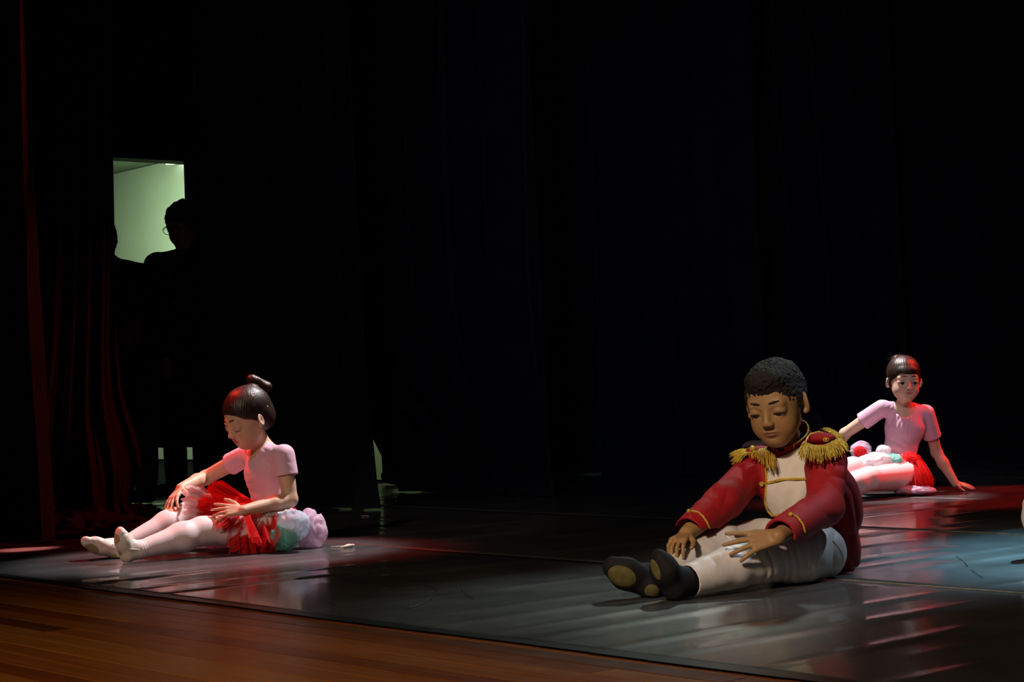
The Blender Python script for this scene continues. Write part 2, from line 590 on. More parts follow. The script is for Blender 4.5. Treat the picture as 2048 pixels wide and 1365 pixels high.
# ------------------------------------------------------------------ hand
def add_hand(vol, Wp, D, N, L, side=1, curl=(0.3, 0.35, 0.4, 0.45), spread=1.0, thumb=(0.6, 0.5), k=0.004):
    """Wp wrist, D fingers' way, N out of the back of the hand, side: thumb on +S or -S"""
    D = unit(D)
    N = unit(np.array(N) - D * np.dot(N, D))
    Sv = np.cross(D, N) * side
    Wp = np.array(Wp, float)
    offs = (.155, .055, -.05, -.145)
    lens = (.40, .45, .41, .32)
    for i in range(4):
        kn = Wp + D * L * (.47 - .03 * abs(i - 1.2)) + Sv * offs[i] * L
        vol.add(cone(Wp + D * .05 * L + Sv * offs[i] * L * .55, kn, .062 * L, .056 * L), .02 * L + k)
        ang = (.16, .04, -.07, -.2)[i] * spread
        d = unit(D * math.cos(ang) + Sv * math.sin(ang))
        p = kn
        th = 0
        for j, (fr, rr) in enumerate(((.45, .047), (.31, .042), (.24, .037))):
            th += curl[i] * (0.8, 1.1, .7)[j]
            dd = d * math.cos(th) - N * math.sin(th)
            q = p + dd * lens[i] * L * fr
            vol.add(cone(p, q, rr * L, (rr - .005) * L), .0015)
            p = q
    a = Wp + D * .10 * L + Sv * .09 * L - N * .02 * L
    b = a + (Sv * math.sin(thumb[0]) + D * math.cos(thumb[0])) * .26 * L - N * .04 * L
    c = b + (Sv * math.sin(thumb[1]) + D * math.cos(thumb[1])) * .18 * L - N * .03 * L
    e = c + (Sv * math.sin(thumb[1] - .25) + D * math.cos(thumb[1] - .25)) * .13 * L - N * .02 * L
    vol.add(cone(a, b, .075 * L, .058 * L), .02 * L)
    vol.add(cone(b, c, .054 * L, .046 * L), .003)
    vol.add(cone(c, e, .046 * L, .038 * L), .003)

# ------------------------------------------------------------------ tulle
def tulle(name, m, parent, sheets, seed=1, nu=64, nv=22, fold=5, amp=.018, solid=False):
    rs = np.random.RandomState(seed)
    V, Fc = [], []
    for (a, b, c, w0, w1, cnt, jit) in sheets:
        a, b, c = (np.array(x, float) for x in (a, b, c))
        for s_ in range(cnt):
            bb = b + rs.randn(3) * jit
            cc = c + rs.randn(3) * jit
            aa = a + rs.randn(3) * jit * .3
            t = unit(cc - aa)
            side = rs.randn(3)
            vw = unit(aa - CP)
            side = unit(np.cross(t, vw) + rs.randn(3) * .28)
            nrm = unit(np.cross(t, side))
            ph = rs.rand() * 6.28
            fr = fold * (.7 + .6 * rs.rand())
            base = len(V)
            for j in range(nv):
                v = j / (nv - 1)
                p = aa * (1 - v) ** 2 + 2 * bb * v * (1 - v) + cc * v * v
                w = w0 + (w1 - w0) * math.sin(min(1, v * 1.15) * math.pi / 2)
                for i in range(nu):
                    u = i / (nu - 1) - .5
                    A = amp * (.25 + v) * (math.sin(6.28 * fr * u + ph + 2 * v) + .35 * math.sin(6.28 * fr * 1.7 * u + ph * 2 + 4 * v))
                    B = amp * .35 * v * math.cos(6.28 * fr * u * .7 + ph)
                    q = p + side * (u * w) + nrm * A + t * (B - abs(u) ** 2 * w * .5)
                    V.append(q)
            for j in range(nv - 1):
                for i in range(nu - 1):
                    k = base + j * nu + i
                    Fc.append((k, k + 1, k + nu + 1, k + nu))
    V = np.array(V)
    V[:, 2] = np.maximum(V[:, 2], 0.005)
    return mesh_obj(name, V, np.array(Fc), m, parent)

def puff(name, m, parent, balls, seed=1):
    """crumpled gathered tulle balls: layered wrinkled shells"""
    V, Fc = [], []
    rs = np.random.RandomState(seed)
    for (c, r, layers) in balls:
        c = np.array(c, float)
        r = np.array(r if hasattr(r, '__len__') else [r] * 3, float)
        for L_ in range(layers):
            sc = 1 - .17 * L_
            nu, nv = 90, 50
            base = len(V)
            th = np.linspace(0.02, math.pi - .02, nv)
            ph = np.linspace(0, 2 * math.pi, nu, endpoint=False)
            T, Pp = np.meshgrid(th, ph, indexing='ij')
            q = np.stack([np.sin(T) * np.cos(Pp), np.sin(T) * np.sin(Pp), np.cos(T)], -1).reshape(-1, 3)
            sd = rs.rand() * 50
            wv = q + .55 * np.stack([vnoise(q, 1.7, sd + i) for i in range(3)], -1)
            n1 = 1 - np.abs(vnoise(wv * np.array([1, 1, .55]), 2.0, sd)) * 2
            n2 = vnoise(wv * np.array([1, 1, .5]), 5.0, sd + 3)
            rr = sc * (1 + .13 * n1 + .045 * n2 + .16 * vnoise(q, 1.3, sd + 9))
            v = c + q * r * rr[:, None]
            V += list(v)
            for j in range(nv - 1):
                for i in range(nu):
                    i2 = (i + 1) % nu
                    Fc.append((base + j * nu + i, base + (j + 1) * nu + i, base + (j + 1) * nu + i2, base + j * nu + i2))
    V = np.array(V)
    V[:, 2] = np.maximum(V[:, 2], 0.005)
    return mesh_obj(name, V, np.array(Fc), m, parent)

def bvh_of(v, f):
    return BVHTree.FromPolygons([tuple(x) for x in v], [tuple(map(int, q)) for q in f])

def cast(bvh, px, py, off=0.002):
    r = Vector(ray(px, py)).normalized()
    h = bvh.ray_cast(Vector(CP), r)
    if h[0] is None:
        return None
    n = h[1]
    if n.dot(r) > 0:
        n = -n
    return np.array(h[0] + n * off), np.array(n)

def cast_tube(bvh, pts, r, name, m, parent, off=0.001, sub=6, flat=False, n=8):
    """a braid laid over the surface that the picture shows it on"""
    out = []
    for i in range(len(pts) - 1):
        for k in range(sub + (i == len(pts) - 2)):
            t = k / sub
            h = cast(bvh, pts[i][0] * (1 - t) + pts[i + 1][0] * t, pts[i][1] * (1 - t) + pts[i + 1][1] * t, off)
            if h is not None and (not out or np.linalg.norm(h[0] - out[-1]) < .06):
                out.append(h[0])
    if len(out) < 3:
        print('cast_tube failed', name)
        return None
    out = np.array(out)
    for _ in range(2):
        out[1:-1] = out[1:-1] * .5 + (out[:-2] + out[2:]) * .25
    mb = MB()
    mb.tube(out, r, n)
    return mb.build(name, m, parent)

# ================================================================== SETTING
AV = np.array([-0.645, 0.764, 0.0]); AV /= np.linalg.norm(AV)    # along the stage front, away to the left
BV = np.array([AV[1], -AV[0], 0.0])                              # upstage, away to the right
UP = np.array([0, 0, 1.0])

def AB(a, b, z=0.0):
    return AV * a + BV * b + UP * z

# wood: a tinted board material per tone, long grain along the board
def board_mat(name, c1, c2):
    m = bpy.data.materials.new(name)
    m.use_nodes = True
    nt = m.node_tree
    b = nt.nodes['Principled BSDF']
    tc = nt.nodes.new('ShaderNodeTexCoord')
    mp = nt.nodes.new('ShaderNodeMapping')
    mp.inputs['Rotation'].default_value = (0, 0, -math.atan2(AV[1], AV[0]))
    mp2 = nt.nodes.new('ShaderNodeMapping')
    mp2.inputs['Scale'].default_value = (1.2, 26, 1)
    n = nt.nodes.new('ShaderNodeTexNoise')
    n.inputs['Scale'].default_value = 2.2
    n.inputs['Detail'].default_value = 7
    nt.links.new(tc.outputs['Object'], mp.inputs[0])
    nt.links.new(mp.outputs[0], mp2.inputs[0])
    nt.links.new(mp2.outputs[0], n.inputs['Vector'])
    cr = nt.nodes.new('ShaderNodeValToRGB')
    cr.color_ramp.elements[0].position = .3
    cr.color_ramp.elements[1].position = .7
    cr.color_ramp.elements[0].color = (*c1, 1)
    cr.color_ramp.elements[1].color = (*c2, 1)
    nt.links.new(n.outputs['Fac'], cr.inputs[0])
    nt.links.new(cr.outputs[0], b.inputs['Base Color'])
    n3 = nt.nodes.new('ShaderNodeTexNoise')
    n3.inputs['Scale'].default_value = 7
    n3.inputs['Detail'].default_value = 5
    nt.links.new(mp.outputs[0], n3.inputs['Vector'])
    mr = nt.nodes.new('ShaderNodeMapRange')
    mr.inputs['To Min'].default_value = .22
    mr.inputs['To Max'].default_value = .42
    nt.links.new(n3.outputs['Fac'], mr.inputs['Value'])
    nt.links.new(mr.outputs[0], b.inputs['Roughness'])
    b.inputs['Specular IOR Level'].default_value = 0.35
    bp = nt.nodes.new('ShaderNodeBump')
    bp.inputs['Strength'].default_value = .25
    bp.inputs['Distance'].default_value = .001
    nt.links.new(n.outputs['Fac'], bp.inputs['Height'])
    nt.links.new(bp.outputs[0], b.inputs['Normal'])
    return m

BM = [board_mat('wood_amber', (.20, .060, .010), (.30, .10, .018)),
      board_mat('wood_reddish', (.13, .034, .008), (.22, .06, .012)),
      board_mat('wood_dark', (.08, .026, .008), (.15, .048, .012)),
      board_mat('wood_honey', (.25, .09, .012), (.33, .13, .022))]

# floor slab
mb = MB()
mb.box(AB(5.5, 8.0, -.06), 9, 7.1, .048, [AV, BV, UP])
floor = mb.build('floor', M['blackwall'], None, False)
tag(floor, kind='structure')
rr = random.Random(3)
B0 = 2.435
plank_cache = {}
row = 0
b = 1.0
while b < B0 + .02:
    a = -1.5 - rr.random() * 1.2
    tone = rr.choice([0, 1, 2, 3, 0, 1])
    while a < 8.6:
        ln = rr.choice([1.3, 1.7, 2.1, 2.6])
        mi = tone if rr.random() < .35 else rr.choice([0, 0, 1, 1, 2, 3])
        key = (ln, mi)
        if key not in plank_cache:
            m_ = MB()
            hw, hl, t = .0342, ln / 2 - .001, .010
            e = .0012
            vs = []
            for (zz, ee) in ((-t, 0), (-e, 0), (0, e)):
                vs += [AV * (sx * (hl - ee)) + BV * (sy * (hw - ee)) + UP * zz for sx, sy in ((-1, -1), (1, -1), (1, 1), (-1, 1))]
            fs = [(8, 9, 10, 11)] if np.cross(AV, BV)[2] > 0 else [(11, 10, 9, 8)]
            for q in (0, 4):
                for k in range(4):
                    k2 = (k + 1) % 4
                    fs.append((q + k, q + k2, q + 4 + k2, q + 4 + k) if np.cross(AV, BV)[2] > 0 else (q + k, q + 4 + k, q + 4 + k2, q + k2))
            m_.add(vs, fs)
            o = m_.build('plank', BM[mi], None, False)
            plank_cache[key] = o.data
            bpy.data.objects.remove(o)
        o = bpy.data.objects.new('plank', plank_cache[key])
        COL.objects.link(o)
        o.parent = floor
        o.location = AB(a + ln / 2, b + .035, -.003 + rr.uniform(-.0004, .0004))
        a += ln
    b += .07
    row += 1

# dance mat: five strips of vinyl with ripples pushed into them
def vinyl():
    m = bpy.data.materials.new('black_vinyl')
    m.use_nodes = True
    nt = m.node_tree
    b = nt.nodes['Principled BSDF']
    tc = nt.nodes.new('ShaderNodeTexCoord')
    mp = nt.nodes.new('ShaderNodeMapping')
    mp.inputs['Rotation'].default_value = (0, 0, -math.atan2(BV[1], BV[0]))
    nt.links.new(tc.outputs['Object'], mp.inputs[0])
    n = nt.nodes.new('ShaderNodeTexNoise')
    n.inputs['Scale'].default_value = 3.0
    n.inputs['Detail'].default_value = 8
    n.inputs['Roughness'].default_value = .65
    nt.links.new(mp.outputs[0], n.inputs['Vector'])
    cr = nt.nodes.new('ShaderNodeValToRGB')
    cr.color_ramp.elements[0].position = .35
    cr.color_ramp.elements[1].position = .75
    cr.color_ramp.elements[0].color = (.032, .033, .034, 1)
    cr.color_ramp.elements[1].color = (.060, .062, .062, 1)
    nt.links.new(n.outputs['Fac'], cr.inputs[0])
    nt.links.new(cr.outputs[0], b.inputs['Base Color'])
    mp2 = nt.nodes.new('ShaderNodeMapping')
    mp2.inputs['Scale'].default_value = (2.0, 14, 1)
    nt.links.new(mp.outputs[0], mp2.inputs[0])
    n2 = nt.nodes.new('ShaderNodeTexNoise')
    n2.inputs['Scale'].default_value = 2.0
    n2.inputs['Detail'].default_value = 5
    nt.links.new(mp2.outputs[0], n2.inputs['Vector'])
    bp = nt.nodes.new('ShaderNodeBump')
    bp.inputs['Strength'].default_value = .35
    bp.inputs['Distance'].default_value = .002
    nt.links.new(n2.outputs['Fac'], bp.inputs['Height'])
    nt.links.new(bp.outputs[0], b.inputs['Normal'])
    mr = nt.nodes.new('ShaderNodeMapRange')
    mr.inputs['From Min'].default_value = .3
    mr.inputs['From Max'].default_value = .7
    mr.inputs['To Min'].default_value = .34
    mr.inputs['To Max'].default_value = .48
    nt.links.new(n.outputs['Fac'], mr.inputs['Value'])
    nt.links.new(mr.outputs[0], b.inputs['Roughness'])
    b.inputs['Specular IOR Level'].default_value = .45
    b.inputs['Coat Weight'].default_value = .45
    b.inputs['Coat Roughness'].default_value = .10
    return m
M['vinyl'] = vinyl()
dance_mat = empty('dance_mat', AB(3.5, 5.6, 0), 'dark grey rippled vinyl dance mat covering the stage in front of the drapes', 'mat')
SEAMS = [B0, 3.67, 4.97, 6.27, 7.57, 8.75]
rs = np.random.RandomState(11)
for i in range(5):
    b0, b1 = SEAMS[i] + .001, SEAMS[i + 1] - .001
    nb = 24
    aa = np.arange(-1.5, 8.5, .0125)
    bb = np.linspace(b0, b1, nb)
    Ag, Bg = np.meshgrid(aa, bb, indexing='ij')
    Z = np.zeros_like(Ag)
    a_ = -1.4
    while a_ < 8.4:
        c0 = a_
        bc = rs.uniform(b0 + .2, b1 - .2)
        lb = rs.uniform(.35, .75)
        sk = rs.uniform(-.06, .06)
        w = rs.uniform(.020, .034)
        h = rs.uniform(.002, .0048)
        q = (Ag - c0 - sk * (Bg - bc)) / w
        Z += h * np.exp(-q * q) * np.exp(-((Bg - bc) / lb) ** 4)
        a_ += rs.uniform(.12, .30)
    Z *= np.clip((Bg - b0) / .08, 0, 1) * np.clip((b1 - Bg) / .08, 0, 1)
    V = Ag[..., None] * AV + Bg[..., None] * BV
    for (x, y, d_) in ((550, 1045, 6.30), (450, 1050, 6.2), (300, 1095, 6.0), (1640, 1082, 4.88), (1540, 1110, 4.65), (1400, 1150, 4.48), (1300, 1170, 4.45),
                       (1800, 945, 7.95), (1700, 960, 7.7), (1600, 960, 9.0)):
        q_ = P(x, y, d_)
        Z *= 1 - np.exp(-(((V[..., 0] - q_[0]) ** 2 + (V[..., 1] - q_[1]) ** 2) / .030) ** 2)
    V = V + Z[..., None] * UP
    na = len(aa)
    V = V.reshape(-1, 3)
    I = np.arange(na * nb).reshape(na, nb)
    Fq = np.stack([I[:-1, :-1], I[1:, :-1], I[1:, 1:], I[:-1, 1:]], -1).reshape(-1, 4)
    # skirt down to the boards on the front and back edge
    lowf = V[I[:, 0]] - UP * .003
    lowb = V[I[:, -1]] - UP * .003
    n0 = len(V)
    V = np.vstack([V, lowf, lowb])
    f1 = np.stack([I[:-1, 0], n0 + np.arange(na - 1), n0 + 1 + np.arange(na - 1), I[1:, 0]], -1)
    f2 = np.stack([I[:-1, -1], I[1:, -1], n0 + na + 1 + np.arange(na - 1), n0 + na + np.arange(na - 1)], -1)
    Fq = np.vstack([Fq, f1, f2])
    if np.cross(AV, BV)[2] < 0:
        Fq = Fq[:, ::-1]
    mesh_obj('vinyl_strip', V, Fq, M['vinyl'], dance_mat, True)
# tape along the front edge and worn joint lines
mb = MB()
n = 60
for k in range(n):
    a0, a1 = -1.5 + k * 10 / n, -1.5 + (k + 1) * 10 / n
    w0 = .022 + .004 * math.sin(k * .9)
    mb.box(AB((a0 + a1) / 2, B0 + .006, .0012), 5 / n, w0, .0006, [AV, BV, UP])
mb.build('edge_tape', M['tape'], dance_mat, False)
for bi, (s0, s1) in ((1, (.2, 3.05)), (2, (1.0, 3.75))):
    mb = MB()
    k = s0
    while k < s1:
        ln = rr.uniform(.15, .5)
        mb.box(AB(k + ln / 2, SEAMS[bi] + rr.uniform(-.002, .002), .0012), ln / 2, rr.uniform(.003, .005), .0007, [AV, BV, UP])
        k += ln
    mb.build('joint_line', M['seamtape'], dance_mat, False)

# ------------------------------------------------------------------ drapes
def drape(a0, a1, b, label, h=4.6, seed=0, lam=.17, amp=.05, flare=.05, off=None, m='drape'):
    """a masking leg: onstage edge a0, offstage edge a1, hung parallel to the stage front"""
    W = a1 - a0
    nu = int(W / .015)
    nv = 60
    rs = np.random.RandomState(seed)
    zz = np.concatenate([np.linspace(0.006, .5, 20), np.linspace(.55, h, nv - 20)])
    V = []
    k = rs.rand(6) * 6.28
    for z in zz:
        fl = flare * math.exp(-z / .9)
        for i in range(nu):
            u = i / (nu - 1)
            a = a0 - fl + u * (W + fl)
            if off is not None:
                a1z = off(z)
                a = a0 - fl + u * (a1z - a0 + fl)
            wob = .35 * math.sin(z * 1.1 + k[0]) + .5 * math.sin(u * 7 + k[1]) + .12 * math.sin(z * 3 + u * 9 + k[2])
            ph = 6.28 * (W * u / lam) + wob * 2.0
            A = amp * (.75 + .25 * math.sin(u * 17 + k[3] + z * .6)) * (1 - .15 * z / h)
            bo = A * math.sin(ph) + .3 * A * math.sin(2.3 * ph + k[4])
            a += .3 * A * math.cos(ph)
            V.append(AB(a, b + bo, z))
    I = np.arange(len(zz) * nu).reshape(len(zz), nu)
    Fq = np.stack([I[:-1, :-1], I[:-1, 1:], I[1:, 1:], I[1:, :-1]], -1).reshape(-1, 4)
    o = mesh_obj('stage_drape', V, Fq, M[m], None, True)
    return tag(o, label, 'curtain', 'masking drapes of the stage')

drape(6.43, 7.7, 3.12, 'black stage drape at the far left edge, glowing purple-red at its right border', seed=1)
drape(6.71, 8.0, 4.78, 'tall black drape behind the girl with the high bun', seed=2, flare=.10)
def offz(z):
    return 7.64 + .8 * z + .5 * min(1, max(0, (z - .33) / .3)) if z < 1 else 8.0 + .94
drape(6.55, 7.75, 5.72, 'tall dark drape in the middle, right of the little lit gap at floor level', seed=3, flare=.08, off=offz)
drape(6.6, 8.6, 7.3, 'nearly black drape behind the boy in the red jacket', seed=4, lam=.22, amp=.06)
drape(6.38, 8.8, 8.22, 'dark drape whose right edge stands above the girl with the bangs', seed=5, lam=.3, amp=.05)
o = drape(1.5, 6.9, 8.62, 'wide bluish-black backdrop at the right behind the girl with the bangs', seed=6, lam=.42, amp=.03, flare=0)
o['group'] = 'masking drapes of the stage'

# the gathered drape at left: swept aside, its hem piled on the floor
rows = [(-420, 100, 214), (-40, 102, 220), (200, 104, 224), (400, 104, 228), (600, 96, 231), (700, 88, 235), (780, 80, 246), (830, 74, 260),
        (870, 74, 272), (905, 80, 280), (935, 90, 281), (960, 100, 276), (985, 112, 266), (1005, 116, 262), (1025, 108, 272), (1045, 96, 290)]
V = []
nu = 110
ny = 110
ys = np.linspace(-420, 1045, ny)
for y in ys:
    xl = np.interp(y, [r[0] for r in rows], [r[1] for r in rows])
    xr = np.interp(y, [r[0] for r in rows], [r[2] for r in rows])
    sw = np.clip((y - 600) / 400, 0, 1)
    for i in range(nu):
        u = i / (nu - 1)
        x = xl + (xr - xl) * u
        ph = 6.28 * 4.2 * (u + .10 * sw * math.sin(3 * u + y / 140)) + y / 400
        dd = 7.42 + .045 * math.sin(ph) * (1 - .35 * sw) + .02 * math.sin(2.4 * ph + 1) - .16 * sw * math.sin(math.pi * u) - .05 * sw * math.sin(u * 9 + y / 60)
        yy = y + 18 * sw * math.sin(math.pi * u)
        V.append(P(x, yy, dd))
I = np.arange(ny * nu).reshape(ny, nu)
Fq = np.stack([I[:-1, :-1], I[1:, :-1], I[1:, 1:], I[:-1, 1:]], -1).reshape(-1, 4)
V = np.array(V); V[:, 2] = np.maximum(V[:, 2], .01)
swept = mesh_obj('stage_drape', V, Fq, M['drape_brown'], None, True)
tag(swept, 'dark red-lit drape swept aside and bulging low, left of the doorway', 'curtain', 'masking drapes of the stage')
# its hem heap
def heap(cx, cy_, d, rx, ry, rz, seed):
    c = F(cx, cy_)
    nu, nv = 110, 46
    th = np.linspace(0, math.pi / 2, nv)
    ph = np.linspace(0, 2 * math.pi, nu, endpoint=False)
    T, Pp = np.meshgrid(th, ph, indexing='ij')
    q = np.stack([np.sin(T) * np.cos(Pp), np.sin(T) * np.sin(Pp), np.cos(T)], -1).reshape(-1, 3)
    wv = q * np.array([1, 1, 1.6]) + .5 * np.stack([vnoise(q, 1.5, seed + i) for i in range(3)], -1)
    r = 1 + .45 * (1 - np.abs(vnoise(wv, 2.3, seed)) * 2.2) * .5 + .16 * (1 - np.abs(vnoise(wv, 5, seed + 5)) * 2)
    v = q * np.array([rx, ry, rz]) * r[:, None]
    v[:, 2] = np.maximum(v[:, 2] * (1 + .35 * vnoise(q, 2.1, seed + 8)), 0.003)
    v = v + c
    f = []
    for j in range(nv - 1):
        for i in range(nu):
            i2 = (i + 1) % nu
            f.append((j * nu + i, (j + 1) * nu + i, (j + 1) * nu + i2, j * nu + i2))
    return v, f
v, f = heap(178, 1072, 7.1, .25, .16, .075, 4)
h1 = mesh_obj('hem_heap', v, f, M['drape_brown'], swept)
v, f = heap(285, 1050, 7.3, .09, .10, .06, 14)
mesh_obj('hem_heap', v, f, M['drape_brown'], swept)

# ------------------------------------------------------------------ doorway and the lit corridor behind
def wallbox(name, p0, p1, z0, z1, th, m, kind=True, parent=None):
    p0, p1 = np.array(p0, float), np.array(p1, float)
    d = p1 - p0
    L = np.linalg.norm(d)
    d = d / L
    nrm = np.array([-d[1], d[0], 0])
    mb = MB()
    mb.box((p0 + p1) / 2 + nrm * th / 2 + UP * (z0 + z1) / 2, L / 2, th / 2, (z1 - z0) / 2, [d, nrm, UP])
    o = mb.build(name, m, parent, False)
    if kind and parent is None:
        tag(o, kind='structure')
    return o

dw = np.array([-2.55, 11.8, 0])
def DW(t):
    return dw + np.array([.778, .628, 0]) * t
wl = wallbox('wall_left', DW(-3.5), DW(-.15), 0, 4.6, .14, M['blackwall'])
wallbox('wall_left', DW(.65), DW(3.2), 0, 4.6, .14, M['blackwall'])
wallbox('wall_left', DW(-.15), DW(.65), 2.095, 4.6, .14, M['blackwall'])
mb = MB()
dv = np.array([.778, .628, 0]); nv_ = np.array([-.628, .778, 0])
mb.box(DW(.25) + UP * 2.09 + nv_ * .07, .41, .08, .008, [dv, nv_, UP])
mb.box(DW(.646) + UP * 1.045 + nv_ * .07, .010, .08, 1.045, [dv, nv_, UP])
mb.box(DW(-.146) + UP * 1.045 + nv_ * .07, .010, .08, 1.045, [dv, nv_, UP])
tag(mb.build('door_1', M['frame'], None, False), kind='structure')
lw = np.array([-3.657, 17.0, 0])
wallbox('wall_corridor', lw - AV * 4.5, lw + AV * 2.5, 0, 2.58, .1, M['plaster'])
mb = MB()
mb.box((-3.2, 15.6, 2.63), 4.2, 3.4, .045)
tag(mb.build('ceiling', M['ceilingmat'], None, False), kind='structure')
# corridor lamp
lamp = empty('ceiling_lamp', (-2.56, 15.75, 2.585), 'bright strip lamp on the corridor ceiling beyond the doorway', 'lamp')
mb = MB(); mb.box((-2.56, 15.75, 2.57), .34, .07, .012); mb.build('lamp_body', M['frame'], lamp, False)
mb = MB(); mb.tube([(-2.90, 15.75, 2.545), (-2.22, 15.75, 2.545)], .022, 10); mb.build('lamp_tube', M['tube'], lamp)
area('corridor_light', (-3.2, 14.6, 2.45), (-3.3, 15.4, 0), 40, (.80, 1.0, .68), .8, .4)
# pale wall glimpsed through the gap between two drapes
pc = P(765, 955, 11.1); pc[2] = 0
wallbox('wall_back', pc - AV * .5, pc + AV * .55, 0, 2.6, .1, M['plaster'])
mb = MB(); mb.box(AB(8.35, 7.25, .002), .5, .75, .004, [AV, BV, UP]); tag(mb.build('trim_1', M['cfloor'], None, False), kind='structure')
spot('added_gap_light', P(740, 420, 10.75), P(772, 925, 10.95), 90, (.85, 1.0, .55), 42, .5, .05)  # added unseen spot, brightens the pale wall and floor in the gap

# ================================================================== PEOPLE
def capcone(a, b, ra, rb, flat=None, k=1.0):
    """limb sleeve with a flat cut end at b"""
    f, lo, hi = cone(a, b, ra, rb, flat, k)
    a = np.array(a, float); b = np.array(b, float)
    n = unit(b - a)
    def g(X, Y, Z):
        return np.maximum(f(X, Y, Z), (X - b[0]) * n[0] + (Y - b[1]) * n[1] + (Z - b[2]) * n[2])
    return g, lo, hi

def lerp(a, b, t):
    return np.array(a) * (1 - t) + np.array(b) * t

def wrinkles(specs, base=.0012, scale=22, seed=0, stretch=(1, 1, .6)):
    """specs: (centre, radius, direction the folds follow each other, wavelength, height)"""
    st = np.array(stretch)
    def f(v):
        d = base * vnoise(v * st, scale, seed)
        for (c, r, u, lam, amp) in specs:
            q = v - np.array(c)
            m = np.exp(-(q * q).sum(1) / (r * r))
            w = vnoise(v, 9 / max(r, .05) * .12, seed + 2)
            ph = 6.28 * (q @ unit(u)) / lam + 3.0 * w
            d = d + amp * m * (1 - np.abs(np.sin(ph * .5)) * 2) * (.6 + .4 * vnoise(v, 14, seed + 4))
        return d
    return f

def add_torso(v, J, f, rp, rw, rc, dp=.78):
    v.add(cone(J['pel'], J['waist'], rp, rw, f, dp))
    v.add(cone(J['waist'], J['chest'], rw, rc, f, dp), .02)
    v.add(cone(J['chest'], lerp(J['chest'], J['neck'], .55), rc, rc * .72, f, dp), .02)

def add_leg(v, J, s, rh, rk, ra, inf=0.0, upto=1.0):
    h, k, a = J['hip' + s], J['knee' + s], J['ank' + s]
    v.add(cone(h, k, rh + inf, rk + inf), .02)
    c = lerp(k, a, .33)
    v.add(cone(k, c, rk + inf, rk * 1.03 + inf), .02)
    v.add(cone(c, a, rk * 1.03 + inf, ra + inf), .02)

def add_foot(v, J, s, n, r=.026, inf=0.0, k=.62):
    a, h, t = J['ank' + s], J['heel' + s], J['toe' + s]
    ball = lerp(h, t, .68)
    v.add(cone(a, h, r * .95 + inf, r * .9 + inf), .012)
    v.add(cone(h, ball, r * .9 + inf, r * 1.22 + inf, n, k), .01)
    v.add(cone(ball, t, r * 1.22 + inf, r * .75 + inf, n, k), .01)
    v.add(cone(a, lerp(h, t, .5) - unit(n) * r * .25, r * .9 + inf, r * .8 + inf), .015)

def add_arm(v, J, s, r0, r1, r2, inf=0.0):
    v.add(cone(J['sh' + s], J['elb' + s], r0 + inf, r1 + inf), .015)
    m = lerp(J['elb' + s], J['wri' + s], .35)
    v.add(cone(J['elb' + s], m, r1 + inf, r1 * 1.02 + inf), .012)
    v.add(cone(m, J['wri' + s], r1 * 1.02 + inf, r2 + inf), .012)

def report(n, J):
    def L(a, b):
        return round(float(np.linalg.norm(J[a] - J[b])), 3)
    print('BONES', n, 'ua', L('shL', 'elbL'), L('shR', 'elbR'), 'fa', L('elbL', 'wriL'), L('elbR', 'wriR'), 'th', L('hipL', 'kneeL'), L('hipR', 'kneeR'),
          'sh', L('kneeL', 'ankL'), L('kneeR', 'ankR'), 'spine', L('pel', 'neck'), 'z', {k: round(float(v[2]), 2) for k, v in J.items()})

def hair_cap(C, s, R, th=.02, face=(0, .42, -.22, .42, .42, .44)):
    def L(x, y, z):
        return C + s * (R[0] * x + R[1] * y + R[2] * z)
    v = Vol(.0022)
    v.add(ell(L(0, -.055, .135), np.array([.355 + th, .412 + th, .375 + th]) * s, R), .01)
    v.add(ell(L(0, -.22, -.12), np.array([.25 + th, .24 + th, .22 + th]) * s, R), .03)
    v.sub(ell(L(*face[:3]), np.array(face[3:]) * s, R), .003)
    return v, L

def strands(L, Q, R, s, amp=.0011, n=60, seed=0):
    """grooves that all run to the point Q (the bun)"""
    ax = unit(Q)
    ax = R[0] * ax[0] + R[1] * ax[1] + R[2] * ax[2]
    c = L(0, -.07, .13)
    e1 = unit(np.cross(ax, R[0] + R[1] * .3))
    e2 = np.cross(ax, e1)
    def f(v):
        q = v - c
        an = np.arctan2(q @ e1, q @ e2)
        return amp * (np.sin(an * n + 2 * vnoise(v, 30, seed)) * .6 + .6 * np.sin(an * n * 2.3 + 1)) + .0006 * vnoise(v, 60, seed)
    return f

